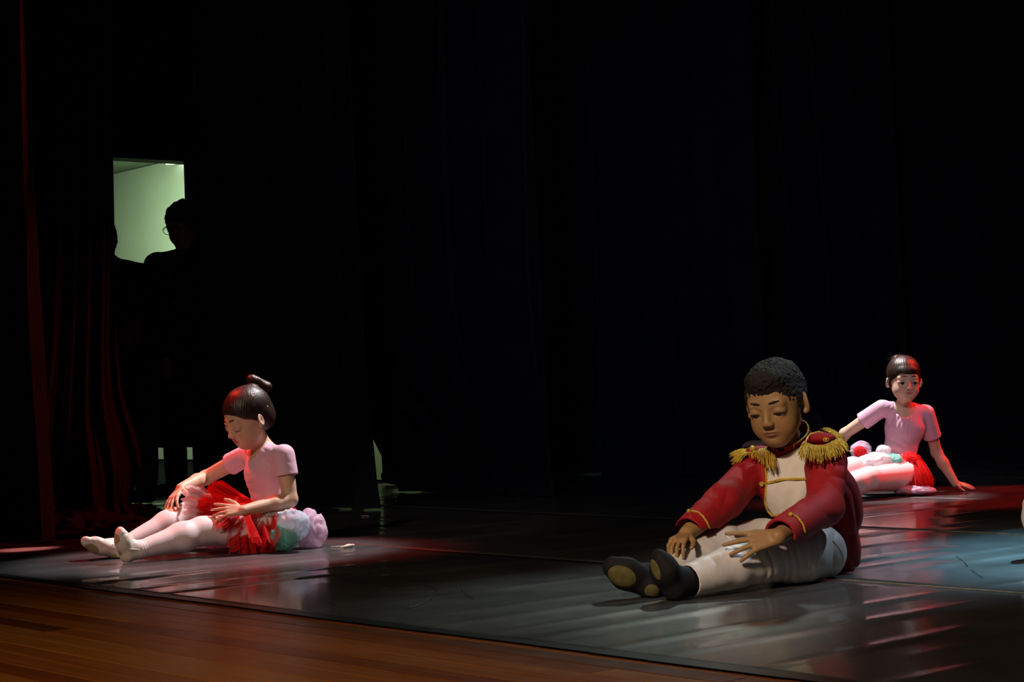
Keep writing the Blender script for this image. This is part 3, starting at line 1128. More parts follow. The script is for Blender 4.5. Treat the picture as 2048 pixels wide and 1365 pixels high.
# ------------------------------------------------------------------ girl with the high bun
def girl_left():
    f = unit(np.array([-.83, -.56, 0]))
    l, _, _ = frame(f)
    J = dict(pel=P(550, 1045, 6.30), waist=P(541, 1008, 6.31), chest=P(531, 945, 6.32), neck=P(533, 897, 6.34),
             shL=P(568, 911, 6.22), shR=P(492, 912, 6.42),
             elbL=P(580, 1000, 6.20), wriL=P(487, 1022, 6.08), elbR=P(412, 956, 6.50), wriR=P(362, 977, 6.36),
             hipL=P(558, 1058, 6.20), hipR=P(545, 1056, 6.40), kneeL=P(405, 1063, 6.08), kneeR=P(375, 1033, 6.33),
             ankL=P(279, 1100, 5.94), ankR=P(253, 1088, 6.18), heelL=P(255, 1110, 5.92), toeL=P(240, 1068, 5.90),
             heelR=P(236, 1106, 6.12), toeR=P(174, 1085, 6.06))
    report('girl_left', J)
    g = empty('person', (*((J['pel'][:2])), 0), 'girl with a high bun and pink leotard, seated looking down at her lap', 'person')
    C = P(495, 834, 6.29)
    s = .200
    R = head_frame((-.82, -.57), math.radians(24), math.radians(1))
    v = Vol(.0022)
    add_torso(v, J, f, .085, .066, .078)
    v.add(cone(J['shL'], J['shR'], .032, .032), .03)
    v.add(cone(J['neck'] - UP * .02, lerp(J['neck'], C, .62), .031, .028), .02)
    add_arm(v, J, 'L', .031, .025, .0175)
    add_arm(v, J, 'R', .030, .025, .0175)
    add_hand(v, J['wriL'], (-1, -.12, .06), (0.05, -.80, .60), .118, 1, (.12, .18, .22, .30), 1.5, (.9, .6))
    add_hand(v, J['wriR'], P(320, 1030, 6.24) - J['wriR'], (-.55, -.55, .6), .125, -1, (.30, .25, .25, .25), 1.7, (1.0, .75))
    for q in 'LR':
        add_leg(v, J, q, .066, .043, .025)
    add_foot(v, J, 'L', (-.75, -.6, .1), .024)
    add_foot(v, J, 'R', (-.25, -.75, -.55), .024)
    L = add_head(v, C, s, R, .012, -.035, True)
    vol_obj('body', v, M['girlskin'], g, it=1, colorf=skin_color(C, s, R, (.60, .37, .25), (.42, .13, .11), (.62, .26, .19), True))
    face_parts(g, L, C, s, R, M['hairbrown'], -.05, .011, .012, -.035)
    # leotard
    v = Vol(.0028)
    add_torso(v, J, f, .090, .071, .083)
    v.add(cone(lerp(J['shL'], J['shR'], .12), lerp(J['shL'], J['shR'], .88), .034, .034), .03)
    for q, t in (('L', .46), ('R', .40)):
        e = lerp(J['sh' + q], J['elb' + q], t)
        v.add(capcone(J['sh' + q], e, .037, .039), .012)
        v.sub(cone(lerp(J['sh' + q], J['elb' + q], t - .04), lerp(J['sh' + q], J['elb' + q], t + .2), .0335, .0345), .002)
    nb = J['neck']
    v.sub(ell(nb + f * .045 + UP * .012, (.045, .055, .052), np.array([l, f, UP])), .006)
    v.sub(ell(nb + UP * .03, (.040, .040, .05), np.array([l, f, UP])), .006)
    wr = wrinkles([(J['waist'] + UP * .02 + f * .05, .075, (0.1, 0, 1), .026, .0028), (lerp(J['shL'], J['chest'], .4) + f * .04, .06, (1, 0, .9), .022, .0020),
                   (J['neck'] + f * .07 - UP * .045, .045, (1, -.3, 0), .016, .0016), (lerp(J['shR'], J['elbR'], .25), .05, (1, 0, .7), .018, .0014),
                   (lerp(J['shL'], J['elbL'], .3), .05, (.4, 0, 1), .03, .0012)], .0009, 20, 3)
    vol_obj('leotard', v, M['leotard'], g, wr, it=2)
    # tights
    v = Vol(.0028)
    for q in 'LR':
        add_leg(v, J, q, .0665, .0435, .0255, .002)
    add_foot(v, J, 'L', (-.75, -.6, .1), .024, .0018)
    add_foot(v, J, 'R', (-.25, -.75, -.55), .024, .0018)
    v.add(cone(J['hipL'], J['hipR'], .07, .07), .02)
    wr = wrinkles([(J['ankL'], .035, J['ankL'] - J['kneeL'], .010, .0010), (J['ankR'], .035, J['ankR'] - J['kneeR'], .010, .0010),
                   (J['kneeR'] - UP * .03, .05, J['ankR'] - J['kneeR'], .02, .0012)], .0004, 30, 5)
    vol_obj('tights', v, M['tights'], g, wr, it=2)
    # slippers
    for q, n in (('L', (-.75, -.6, .1)), ('R', (-.25, -.75, -.55))):
        v = Vol(.0024)
        add_foot(v, J, q, n, .024, .0042)
        up = unit(J['ank' + q] - J['heel' + q])
        a, h, t = J['ank' + q], J['heel' + q], J['toe' + q]
        v.sub(ell(lerp(a, lerp(h, t, .35) - unit(n) * .02, .15) - unit(n) * .018, (.030, .030, .030)), .006)
        v.sub(ell(a + (a - h) * .3, (.034, .034, .034)), .004)
        wr = wrinkles([(lerp(h, t, .75), .04, np.cross(unit(t - h), unit(n)), .009, .0014), (h, .03, t - h, .012, .001)], .0007, 45, 8)
        sl = vol_obj('slipper', v, M['slipper'], g, wr, it=1)
        bv = bvh_of([tuple(x.co) for x in sl.data.vertices], [tuple(p.vertices) for p in sl.data.polygons])
        nn = unit(n)
        w = unit(np.cross(t - h, nn))
        for (t0, t1, rw) in ((.52, .98, .019), (-.05, .16, .014)):
            mb = MB()
            grid = []
            for i in range(9):
                for j in range(7):
                    x, y = i / 8 * 2 - 1, j / 6 * 2 - 1
                    p0 = lerp(h, t, (t0 + t1) / 2 + (t1 - t0) / 2 * x) + w * rw * y * math.sqrt(max(0.02, 1 - x * x * .9)) + nn * .08
                    hh = bv.ray_cast(Vector(p0), Vector(-nn))
                    grid.append(np.array(hh[0]) + nn * .0012 if hh[0] else p0 - nn * .06)
            mb.add(grid, [(i * 7 + j, i * 7 + j + 1, (i + 1) * 7 + j + 1, (i + 1) * 7 + j) for i in range(8) for j in range(6)])
            mb.build('sole_patch', M['slipsole'], sl)
        mb = MB()
        for o_ in (-.012, .012):
            pts = []
            for i in range(13):
                an = math.pi * (i / 12) - math.pi / 2
                p0 = lerp(h, t, .30 + o_ * 8 * (i / 12 - .5)) + w * math.sin(an) * .05 - nn * math.cos(an) * .05
                c0 = lerp(h, t, .30)
                dr = unit(c0 - p0)
                hh = bv.ray_cast(Vector(p0 + dr * -.02), Vector(dr))
                if hh[0]:
                    pts.append(np.array(hh[0]) - dr * .0012)
            if len(pts) > 3:
                mb.tube(pts, .0016, 6)
        if mb.v:
            mb.build('elastic_strap', M['slipper'], sl)
    # hair
    hv, Lh = hair_cap(C, s, R, .014, face=(0, .42, -.21, .44, .40, .42))
    bunp = P(517, 777, 6.36)
    hv.add(cone(L(0, -.28, .38), bunp, .020, .014), .010)
    hair = vol_obj('hair', hv, M['hairbrown'], g, strands(L, (0, -.5, .85), R, s, .0006, 60), it=1)
    v = Vol(.0018)
    a, b2 = P(504, 760, 6.34), P(532, 775, 6.36)
    v.add(cone(a, b2, .019, .021), .004)
    v.add(cone(P(508, 772, 6.35), P(531, 787, 6.37), .016, .013), .006)
    v.add(cone(P(500, 767, 6.34), P(515, 781, 6.35), .010, .012), .006)
    def bd(v_):
        ax = unit(b2 - a)
        q = v_ - a
        return .0004 * np.sin(6.28 * (q @ ax) / .0062 + 3.5 * vnoise(v_, 40)) + .0014 * vnoise(v_, 60)
    vol_obj('bun', v, M['hairbrown'], hair, bd, it=1)
    mb = MB()
    r_ = random.Random(5)
    for i in range(46):
        p0 = P(533 + r_.uniform(-8, 4), 785 + r_.uniform(-6, 60), 6.36)
        p = [p0]
        dr = np.array([r_.uniform(.1, .8), r_.uniform(-.4, .4), r_.uniform(-1.2, .5)]) * .006
        for k in range(4):
            p.append(p[-1] + dr + np.array([r_.uniform(-1, 1), 0, r_.uniform(-1, 1)]) * .0018)
        mb.tube(p, .0004, 3)
    tag(mb.build('loose_strands', M['hairbrown'], hair), kind='stuff')
    for q_ in ((505, 792, 6.185, .0035), (535, 814, 6.25, .0022)):
        mb = MB(); mb.ball(P(*q_[:3]), q_[3]); mb.build('hair_pin', M['silver'], hair)
    # bracelet and waistband
    mb = MB()
    for i in range(13):
        t = i / 12
        mb.ball(P(527 + 58 * t, 1031 - 6 * t, 6.135 - .02 * math.sin(3.1 * t) + .05 * t), .0075, 8, 6)
    skirt_band = mb.build('sequin_waistband', M['silver'], g)
    # tulle
    tulle('tulle_red', M['tred'], g, [
        (P(520, 1022, 6.22), P(495, 1040, 6.12), P(505, 1098, 6.08), .06, .16, 6, .014),
        (P(530, 1028, 6.20), P(535, 1050, 6.10), P(522, 1096, 6.10), .06, .11, 4, .012),
        (P(505, 1020, 6.26), P(450, 1012, 6.18), P(400, 1018, 6.16), .06, .09, 4, .010),
        (P(500, 1024, 6.20), P(470, 1035, 6.10), P(455, 1052, 6.05), .06, .10, 3, .010),
        (P(505, 1010, 6.36), P(460, 985, 6.40), P(425, 978, 6.42), .03, .06, 3, .008)], 3, fold=5, amp=.011)
    tulle('tulle_grey_white', M['twhite'], g, [
        (P(420, 1005, 6.30), P(395, 1000, 6.24), P(373, 1002, 6.24), .04, .085, 3, .008),
        (P(420, 1018, 6.20), P(395, 1025, 6.16), P(372, 1018, 6.18), .05, .09, 2, .008)], 5, fold=3)
    puff('tulle_mint', M['tmint'], g, [(P(566, 1074, 6.12), (.046, .04, .042), 3)], 2)
    puff('tulle_pink', M['tpink'], g, [(P(620, 1062, 6.26), (.052, .07, .064), 3)], 6)
    puff('tulle_pale_blue', M['tblue'], g, [(P(588, 1050, 6.13), (.050, .045, .048), 3)], 7)
    puff('tulle_hem_under_knee', M['tpink'], g, [(P(432, 1093, 6.22), (.035, .03, .012), 2)], 8)
    mb = MB(); mb.ball(P(589, 1024, 6.38), (.010, .01, .014)); mb.build('red_bow', M['tred'], g)
    return g
girl_left()

# ------------------------------------------------------------------ girl with bangs leaning on her arms
def girl_right():
    f = unit(np.array([-.12, -1, 0]))
    l, _, _ = frame(f)
    J = dict(pel=P(1797, 942, 8.0), waist=P(1800, 905, 8.02), chest=P(1810, 852, 8.03), neck=P(1808, 813, 8.02),
             shL=P(1852, 827, 8.03), shR=P(1764, 817, 8.02),
             elbL=P(1873, 905, 8.08), wriL=P(1911, 968, 8.03), elbR=P(1690, 868, 8.10), wriR=P(1640, 955, 8.20),
             hipL=P(1818, 952, 7.93), hipR=P(1778, 945, 7.95), kneeL=P(1738, 958, 7.68), kneeR=P(1705, 938, 7.80),
             ankL=P(1668, 984, 7.60), ankR=P(1620, 965, 7.68), heelL=P(1655, 990, 7.58), toeL=P(1620, 985, 7.5),
             heelR=P(1605, 970, 7.66), toeR=P(1580, 960, 7.6))
    report('girl_right', J)
    g = empty('person', (*((J['pel'][:2])), 0), 'girl with bangs in a lilac-pink leotard leaning back on straight arms in red light', 'person')
    C = P(1808, 758, 7.97)
    s = .192
    R = head_frame((.08, -1), math.radians(6), math.radians(-2))
    v = Vol(.0026)
    add_torso(v, J, f, .085, .062, .078)
    v.add(cone(J['shL'], J['shR'], .030, .030), .03)
    v.add(cone(J['neck'] - UP * .02, lerp(J['neck'], C, .7), .030, .027), .02)
    add_arm(v, J, 'L', .030, .024, .0165)
    add_arm(v, J, 'R', .030, .024, .0165)
    add_hand(v, J['wriL'] + UP * .004, P(1950, 976, 8.0) - J['wriL'] - UP * .004, (0, -.3, 1), .095, 1, (.05, .05, .08, .1), .8, (.9, .6))
    add_hand(v, J['wriR'], (-.8, .4, -.15), (0, 0, 1), .115, -1, (.05, .05, .08, .1), .8)
    for q in 'LR':
        add_leg(v, J, q, .064, .044, .026)
    add_foot(v, J, 'L', (-.3, -.9, -.2), .023)
    add_foot(v, J, 'R', (-.3, -.9, -.2), .023)
    L = add_head(v, C, s, R, .068, -.002, True)
    vol_obj('body', v, M['girlskin'], g, it=1, colorf=skin_color(C, s, R, (.56, .36, .26), (.42, .13, .12), (.60, .27, .20), True))
    face_parts(g, L, C, s, R, M['hairbrown'], 0, .010, .068, -.002)
    v = Vol(.003)
    add_torso(v, J, f, .090, .067, .083)
    v.add(cone(lerp(J['shL'], J['shR'], .12), lerp(J['shL'], J['shR'], .88), .033, .033), .03)
    for q, t in (('L', .62), ('R', .52)):
        e = lerp(J['sh' + q], J['elb' + q], t)
        v.add(capcone(J['sh' + q], e, .037, .040), .012)
        v.sub(cone(lerp(J['sh' + q], J['elb' + q], t - .04), lerp(J['sh' + q], J['elb' + q], t + .2), .0335, .035), .002)
    nb = J['neck']
    v.sub(ell(nb + f * .05 + UP * .002, (.050, .055, .050), np.array([l, f, UP])), .006)
    v.sub(ell(nb + UP * .03, (.040, .040, .045), np.array([l, f, UP])), .006)
    wr = wrinkles([(J['neck'] + f * .06 - UP * .055, .055, (1, 0, 0), .017, .0026), (J['waist'] + f * .05, .07, (.5, 0, 1), .028, .0022),
                   (lerp(J['shR'], J['chest'], .5) + f * .04, .06, (.9, 0, -.8), .02, .0022), (lerp(J['shL'], J['elbL'], .3), .05, (.4, 0, 1), .03, .0012)], .001, 20, 13)
    lo = vol_obj('leotard', v, M['leotard2'], g, wr, it=2)
    bv = bvh_of([tuple(x.co) for x in lo.data.vertices], [tuple(p.vertices) for p in lo.data.polygons])
    v = Vol(.003)
    for q in 'LR':
        add_leg(v, J, q, .0645, .0445, .0265, .002)
    add_foot(v, J, 'L', (-.3, -.9, -.2), .023, .0018)
    add_foot(v, J, 'R', (-.3, -.9, -.2), .023, .0018)
    v.add(cone(J['hipL'], J['hipR'], .07, .07), .02)
    vol_obj('tights', v, M['tights'], g, wrinkles([(J['kneeL'], .06, J['ankL'] - J['kneeL'], .02, .001)], .0004, 30, 5), it=2)
    for q in 'LR':
        v = Vol(.003)
        add_foot(v, J, q, (-.3, -.9, -.2), .023, .0042)
        v.sub(ell(J['ank' + q] + (J['ank' + q] - J['heel' + q]) * .3, (.034, .034, .034)), .004)
        vol_obj('slipper', v, M['slipper'], g, it=1)
    hv, Lh = hair_cap(C, s, R, .018, face=(0, .46, -.22, .40, .42, .44))
    hv.add(ell(L(0, .25, .215), np.array([.235, .135, .13]) * s, R), .006)
    hv.sub(ell(L(0, .50, -.02), np.array([.30, .24, .10]) * s, R), .004)
    hair = vol_obj('hair', hv, M['hairbrown'], g, strands(L, (0, -.35, .9), R, s, .0006, 52, 3), it=1)
    v = Vol(.0022)
    v.add(ell(L(0, -.50, .36), np.array([.17, .16, .14]) * s, R), .01)
    vol_obj('bun', v, M['hairbrown'], hair, lambda q: .0015 * vnoise(q, 80), it=1)
    mb = MB()
    r_ = random.Random(9)
    for i in range(40):
        xx = r_.uniform(-.3, .3)
        p0 = L(xx, r_.uniform(-.3, 0), .50 - 1.2 * xx * xx)
        p = [p0]
        dr = np.array([r_.uniform(-1, 1), 0, r_.uniform(.1, .8)]) * .0028
        for k in range(4):
            p.append(p[-1] + dr + np.array([r_.uniform(-1, 1), 0, r_.uniform(-1, 1)]) * .002)
        mb.tube(p, .0004, 3)
    tag(mb.build('loose_strands', M['hairbrown'], hair), kind='stuff')
    # skirt
    puff('tulle_white', M['twhite'], g, [(P(1748, 924, 7.84), (.070, .06, .036), 3)], 21)
    puff('tulle_white', M['twhite'], g, [(P(1718, 936, 7.83), (.050, .06, .034), 2)], 22)
    puff('tulle_white', M['twhite'], g, [(P(1766, 903, 7.93), (.028, .04, .026), 2)], 24)
    puff('tulle_red_white_puff', M['tpink'], g, [(P(1722, 902, 8.02), (.042, .04, .036), 3)], 23)
    puff('tulle_mint', M['tmint'], g, [(P(1784, 922, 7.88), (.048, .05, .026), 3)], 25)
    puff('tulle_red', M['tred'], g, [(P(1822, 920, 7.92), (.038, .05, .030), 3)], 27)
    puff('tulle_red', M['tred'], g, [(P(1720, 904, 7.975), (.026, .03, .024), 2)], 28)
    tulle('tulle_red_fan', M['tred'], g, [
        (P(1822, 918, 7.92), P(1832, 945, 7.83), P(1838, 978, 7.82), .06, .125, 7, .010),
        (P(1828, 918, 7.94), P(1845, 945, 7.90), P(1852, 975, 7.88), .05, .08, 3, .010)], 31, fold=6, amp=.012)
    puff('tulle_white_hem', M['tpink'], g, [(P(1828, 980, 7.84), (.085, .06, .020), 3)], 33)
    cast_tube(bv, [(1768, 903), (1785, 909), (1805, 912), (1828, 910)], .004, 'sequin_waistband', M['silver'], g, .002)
    return g
girl_right()

# ------------------------------------------------------------------ boy in the red jacket
def boy():
    f = unit(np.array([-.50, -.87, 0]))
    l, _, _ = frame(f)
    J = dict(pel=P(1648, 1082, 4.90), waist=P(1638, 1040, 4.90), chest=P(1604, 968, 4.88), neck=P(1586, 900, 4.88),
             shL=P(1656, 925, 4.78), shR=P(1517, 932, 4.97),
             elbL=P(1648, 1014, 4.70), wriL=P(1556, 1074, 4.47), elbR=P(1447, 1005, 4.78), wriR=P(1374, 1068, 4.64),
             hipL=P(1650, 1105, 4.80), hipR=P(1598, 1100, 4.95), kneeL=P(1520, 1118, 4.58), kneeR=P(1447, 1098, 4.74),
             ankL=P(1372, 1164, 4.43), ankR=P(1330, 1148, 4.56), heelL=P(1349, 1176, 4.40), toeL=P(1318, 1122, 4.38),
             heelR=P(1301, 1172, 4.48), toeR=P(1226, 1136, 4.47))
    report('boy', J)
    g = empty('person', (*((J['pel'][:2])), 0), 'boy in a red jacket with gold epaulettes and white trousers, seated with legs outstretched', 'person')
    C = P(1552, 807, 4.80)
    s = .212
    R = head_frame((-.49, -.87), math.radians(18), math.radians(4))
    v = Vol(.0022)
    Jb = dict(J)
    Jb['pel'] = P(1630, 1078, 4.88)
    for q in 'LR':
        Jb['hip' + q] = lerp(J['hip' + q], J['knee' + q], .15)
    add_torso(v, Jb, f, .070, .072, .085)
    v.add(cone(J['shL'], J['shR'], .030, .030), .03)
    v.add(cone(J['neck'] - UP * .02, lerp(J['neck'], C, .7), .037, .034), .02)
    add_arm(v, J, 'L', .033, .028, .0205)
    add_arm(v, J, 'R', .033, .028, .0205)
    nL = unit(np.array([-.10, -.85, .5]))
    add_hand(v, J['wriL'], (-.98, -.06, -.16), nL, .145, 1, (.10, .12, .14, .16), 1.9, (.35, .2))
    add_hand(v, J['wriR'], P(1318, 1108, 4.5) - J['wriR'], (-.35, -.55, .75), .128, -1, (.55, .6, .6, .7), .8, (.7, .4))
    for q in 'LR':
        add_leg(v, Jb, q, .050, .038, .027)
    add_foot(v, J, 'L', (-.80, -.55, .05), .027)
    add_foot(v, J, 'R', (-.30, -.90, -.18), .027)
    L = add_head(v, C, s, R, .056, -.022, tuck=.045)
    vol_obj('body', v, M['boyskin'], g, it=1, colorf=skin_color(C, s, R, (.29, .165, .066), (.21, .08, .045), (.30, .14, .055)))
    face_parts(g, L, C, s, R, M['hairblack'], -.045, .0125, .056, -.022)
    # hair
    def LL(x, y, z):
        return C + s * (R[0] * x + R[1] * y + R[2] * z)
    v = Vol(.002)
    v.add(ell(LL(0, -.075, .135), np.array([.380, .440, .385]) * s, R), .01)
    v.add(ell(LL(0, -.03, .34), np.array([.285, .375, .195]) * s, R), .02)
    v.add(ell(LL(.0, .22, .38), np.array([.24, .15, .115]) * s, R), .02)
    v.add(ell(LL(0, -.22, -.10), np.array([.26, .24, .20]) * s, R), .03)
    v.sub(ell(LL(0, .50, -.21), np.array([.42, .45, .43]) * s, R), .003)
    for e in (-1, 1):
        v.add(cone(LL(e * .33, .06, .10), LL(e * .338, .07, -.06), .035 * s, .02 * s), .01)
    vol_obj('hair', v, M['hairblack'], g, lambda q: .0022 + .0018 * vnoise(q, 130, 3) + .0014 * vnoise(q, 260, 5) + .0014 * vnoise(q, 40, 6), it=1)
    # trousers
    v = Vol(.0028)
    def leg(q, inf=0):
        h, k, a = J['hip' + q], J['knee' + q], J['ank' + q]
        v.add(cone(h + (k - h) * .10, lerp(h, k, .5), .072 + inf, .072 + inf), .03)
        v.add(cone(lerp(h, k, .5), k, .074 + inf, .056 + inf), .03)
        v.add(cone(k, lerp(k, a, .4), .056 + inf, .053 + inf), .02)
        v.add(capcone(lerp(k, a, .4), lerp(k, a, .97), .053 + inf, .040 + inf), .01)
        v.sub(cone(lerp(k, a, .90), lerp(k, a, 1.2), .036 + inf, .036 + inf), .002)
    leg('R')
    leg('L')
    v.add(ell(P(1628, 1088, 4.90), (.085, .09, .085)), .03)
    kn = J['kneeL']
    wr = wrinkles([(kn + np.array([.02, -.02, .0]), .055, (1, 0, .15), .026, .0050), (lerp(kn, J['ankL'], .35), .07, (.6, 0, 1), .045, .0040),
                   (lerp(kn, J['ankL'], .75), .06, (.9, 0, .8), .050, .0040), (lerp(J['hipL'], kn, .35) + UP * .03, .09, (1, 0, -.2), .045, .0038),
                   (lerp(J['hipL'], kn, .7), .06, (1, 0, .3), .030, .0045),
                   (J['kneeR'], .06, (1, 0, -.6), .05, .0045), (lerp(J['kneeR'], J['ankR'], .5), .07, (.5, 0, 1), .05, .0045)], .0016, 16, 21)
    pants = vol_obj('trousers', v, M['pants'], g, wr, it=3)
    bp = bvh_of([tuple(x.co) for x in pants.data.vertices], [tuple(p.vertices) for p in pants.data.polygons])
    cast_tube(bp, [(1666, 1082), (1684, 1105), (1690, 1130), (1693, 1152)], .0016, 'side_seam', M['seam'], pants, .0004)
    cast_tube(bp, [(1450, 1068), (1464, 1085), (1470, 1110), (1469, 1122)], .0014, 'side_seam', M['seam'], pants, .0004)
    # jacket (body first: also used to lay the braid on)
    def jacket_torso(v, inf=0.0):
        v.add(cone(J['chest'] + UP * .01, lerp(J['chest'], J['neck'], .62), .108 + inf, .078 + inf, f, .80), .03)
        v.add(cone(J['waist'] + UP * .012, J['chest'], .112 + inf, .110 + inf, f, .84), .03)
        v.add(cone(P(1662, 1018, 4.93), P(1655, 990, 4.9), .080 + inf, .08 + inf), .03)
        v.add(cone(lerp(J['shL'], J['shR'], .10), lerp(J['shL'], J['shR'], .90), .044 + inf, .044 + inf), .03)
    vt = Vol(.004)
    jacket_torso(vt)
    tv, tf = vt.build()
    bt = bvh_of(tv, tf)
    v = Vol(.0028)
    jacket_torso(v)
    for q, rw in (('L', .041), ('R', .041)):
        sh, el, w = J['sh' + q], J['elb' + q], J['wri' + q]
        v.add(cone(sh, el, .050, .046), .025)
        v.add(capcone(el, lerp(el, w, .96), .047, rw), .02)
        v.sub(cone(lerp(el, w, .86), lerp(el, w, 1.3), .034, .038), .003)
    # open collar
    v.sub(ell(J['neck'] + UP * .03 + f * .01, (.052, .052, .05), np.array([l, f, UP])), .006)
    v.cut(J['waist'] + UP * -.028, (-.10, 0, -1))
    wr = wrinkles([(J['elbL'] + np.array([-.02, -.02, 0]), .07, (.9, 0, 1), .050, .0050), (J['elbR'], .075, (1, 0, -.5), .050, .0055),
                   (lerp(J['shL'], J['elbL'], .4), .07, (.3, 0, 1), .05, .0035), (lerp(J['shR'], J['elbR'], .35), .07, (.8, 0, -1), .045, .0040),
                   (P(1700, 1010, 4.85), .08, (1, 0, .25), .045, .0050), (P(1530, 1000, 4.8), .05, (1, 0, 0), .035, .003),
                   (lerp(J['elbR'], J['wriR'], .6), .06, (1, 0, 1), .04, .0035)], .0016, 15, 31)
    jk = vol_obj('jacket', v, M['jacket'], g, wr, it=3)
    bj = bvh_of([tuple(x.co) for x in jk.data.vertices], [tuple(p.vertices) for p in jk.data.polygons])
    # lower skirt of the jacket and belt
    v = Vol(.003)
    a, b2 = P(1645, 1060, 4.91), P(1644, 1115, 4.94)
    v.add(capcone(a, b2 - UP * .012, .096, .098, f, .92), .01)
    v.add(cone(P(1688, 1088, 4.92), P(1682, 1125, 4.93), .034, .026), .02)
    v.sub(cone(P(1628, 1105, 4.72), P(1520, 1118, 4.52), .100, .075), .004)
    v.sub(cone(P(1580, 1100, 4.85), P(1450, 1100, 4.72), .090, .07), .004)
    v.cut(a + UP * .012, (0, 0, 1))
    vol_obj('jacket_skirt', v, M['jacket'], g, wrinkles([(P(1700, 1100, 4.9), .08, (1, .2, .25), .045, .0060)], .0018, 15, 41), it=3)
    v = Vol(.003)
    v.add(cone(a + UP * .010, a + UP * .014, .094, .094, f, .90), .01)
    v.cut(a + UP * .026, (0, 0, 1)).cut(a - UP * .002, (0, 0, -1))
    vol_obj('belt', v, M['blackshoe'], g, it=1)
    # collar
    v = Vol(.0022)
    ax = unit(lerp(J['neck'], C, .5) - J['neck'])
    nbs = J['neck'] + UP * .004
    v.add(capcone(nbs - ax * .02, nbs + ax * .052, .067, .056), .004)
    v.sub(cone(nbs - ax * .03, nbs + ax * .09, .058, .050), .002)
    v.sub(cone(nbs + f * .055 + UP * .055, nbs + f * .075 - UP * .01 - l * .008, .034, .004), .004)
    col = vol_obj('collar', v, M['jacket'], jk, it=2)
    bc = bvh_of([tuple(x.co) for x in col.data.vertices], [tuple(p.vertices) for p in col.data.polygons])
    e1 = unit(f - ax * (f @ ax))
    e2 = np.cross(ax, e1)
    mb = MB()
    for sg in (1, -1):
        pts = [nbs + ax * h_ + (e1 * math.cos(a_) + e2 * math.sin(a_) * sg) * r_ for (a_, h_, r_) in
               [(.42, .004, .0655), (.44, .020, .063), (.50, .038, .060)] + [(.55 + k * .26, .0525, .0565) for k in range(11)]]
        mb = MB()
        mb.tube(pts, .0026, 6)
        mb.build('collar_braid', M['gold'], col)
    # white chest panel
    rows_ = [(896, 1600, 1614), (906, 1582, 1619), (918, 1552, 1621), (940, 1538, 1623), (960, 1536, 1622), (980, 1535, 1621),
             (1000, 1535, 1616), (1014, 1538, 1608), (1026, 1546, 1600), (1036, 1560, 1588)]
    ny, nx = 36, 20
    ys = np.linspace(896, 1036, ny)
    G = []
    for y in ys:
        xl = np.interp(y, [r[0] for r in rows_], [r[1] for r in rows_])
        xr = np.interp(y, [r[0] for r in rows_], [r[2] for r in rows_])
        for i in range(nx):
            h = cast(bt, xl + (xr - xl) * i / (nx - 1), y, .0055 + .0016 * math.sin(i * .8 + y / 30))
            G.append(h[0] if h is not None else G[-1])
    I = np.arange(ny * nx).reshape(ny, nx)
    Fq = np.stack([I[:-1, :-1], I[1:, :-1], I[1:, 1:], I[:-1, 1:]], -1).reshape(-1, 4)
    pan = mesh_obj('chest_panel', np.array(G), Fq, M['panel'], jk)
    md = pan.modifiers.new('thickness', 'SOLIDIFY'); md.thickness = .002; md.offset = -1
    # braid and buttons
    def br(pts, r, bv=bt, off=.008):
        cast_tube(bv, pts, r, 'gold_braid', M['gold'], jk, off, flat=True, n=6)
    br([(1540, 915), (1536, 940), (1538, 965), (1536, 985), (1534, 1002), (1540, 1020), (1550, 1030)], .0030)
    br([(1528, 969), (1545, 966), (1562, 961), (1590, 959), (1623, 957)], .0036)
    br([(1622, 905), (1624, 935), (1623, 958)], .0018)
    br([(1550, 1029), (1572, 1027), (1604, 1018)], .0026)
    br([(1383, 1024), (1398, 1027), (1410, 1040), (1420, 1060)], .0026, bj, .002)
    br([(1578, 1027), (1594, 1036), (1605, 1050), (1609, 1066)], .0024, bj, .002)
    for (x, y, r) in ((1523, 969, .0075), (1378, 1025, .0055), (1580, 1032, .006), (1538, 1033, .005)):
        h = cast(bj, x, y, .003)
        if h is not None:
            mb = MB()
            mb.ball(h[0], r, 12, 8)
            mb.build('button', M['gold'], jk)
    # lower white panel under the jacket front
    G = []
    for y in np.linspace(1042, 1066, 6):
        for x in np.linspace(1606, 1650, 8):
            G.append(P(x, y, 4.765 + .0006 * (x - 1606) * .3))
    I = np.arange(48).reshape(6, 8)
    Fq = np.stack([I[:-1, :-1], I[1:, :-1], I[1:, 1:], I[:-1, 1:]], -1).reshape(-1, 4)
    pan = mesh_obj('waist_panel', np.array(G), Fq, M['panel'], jk)
    md = pan.modifiers.new('thickness', 'SOLIDIFY'); md.thickness = .003
    mb = MB()
    mb.tube([P(1651, 1044, 4.762), P(1650, 1055, 4.762), P(1648, 1068, 4.762)], .0035, 6)
    mb.build('gold_braid', M['gold'], jk)
    # epaulettes
    rg = random.Random(12)
    def fringe(roots, tips, n, r=.0011, par=None):
        mb = MB()
        m = len(roots) - 1
        for i in range(n):
            t = (i + rg.random() * .8) / n * m
            k = min(int(t), m - 1)
            u = t - k
            a = lerp(P(*roots[k]), P(*roots[k + 1]), u)
            b = lerp(P(*tips[k]), P(*tips[k + 1]), u) + np.array([rg.gauss(0, .0028) for _ in range(3)])
            b = lerp(a, b, rg.uniform(.82, 1.08))
            pts = []
            for q in range(9):
                w = q / 8
                p = lerp(a, b, w) + UP * .006 * math.sin(w * 3.14) + np.array([rg.gauss(0, .0007) for _ in range(3)])
                pts.append(p)
            mb.tube(pts, r, 5)
        o = mb.build('fringe', M['gold'], par)
        tag(o, kind='stuff')
    def pad(c, rx, ry, rz, R_):
        v = Vol(.002)
        v.add(ell(c, (rx, ry, rz), R_), .004)
        return v
    # over his left shoulder (right in the picture)
    pv = unit(J['shL'] - J['neck'])
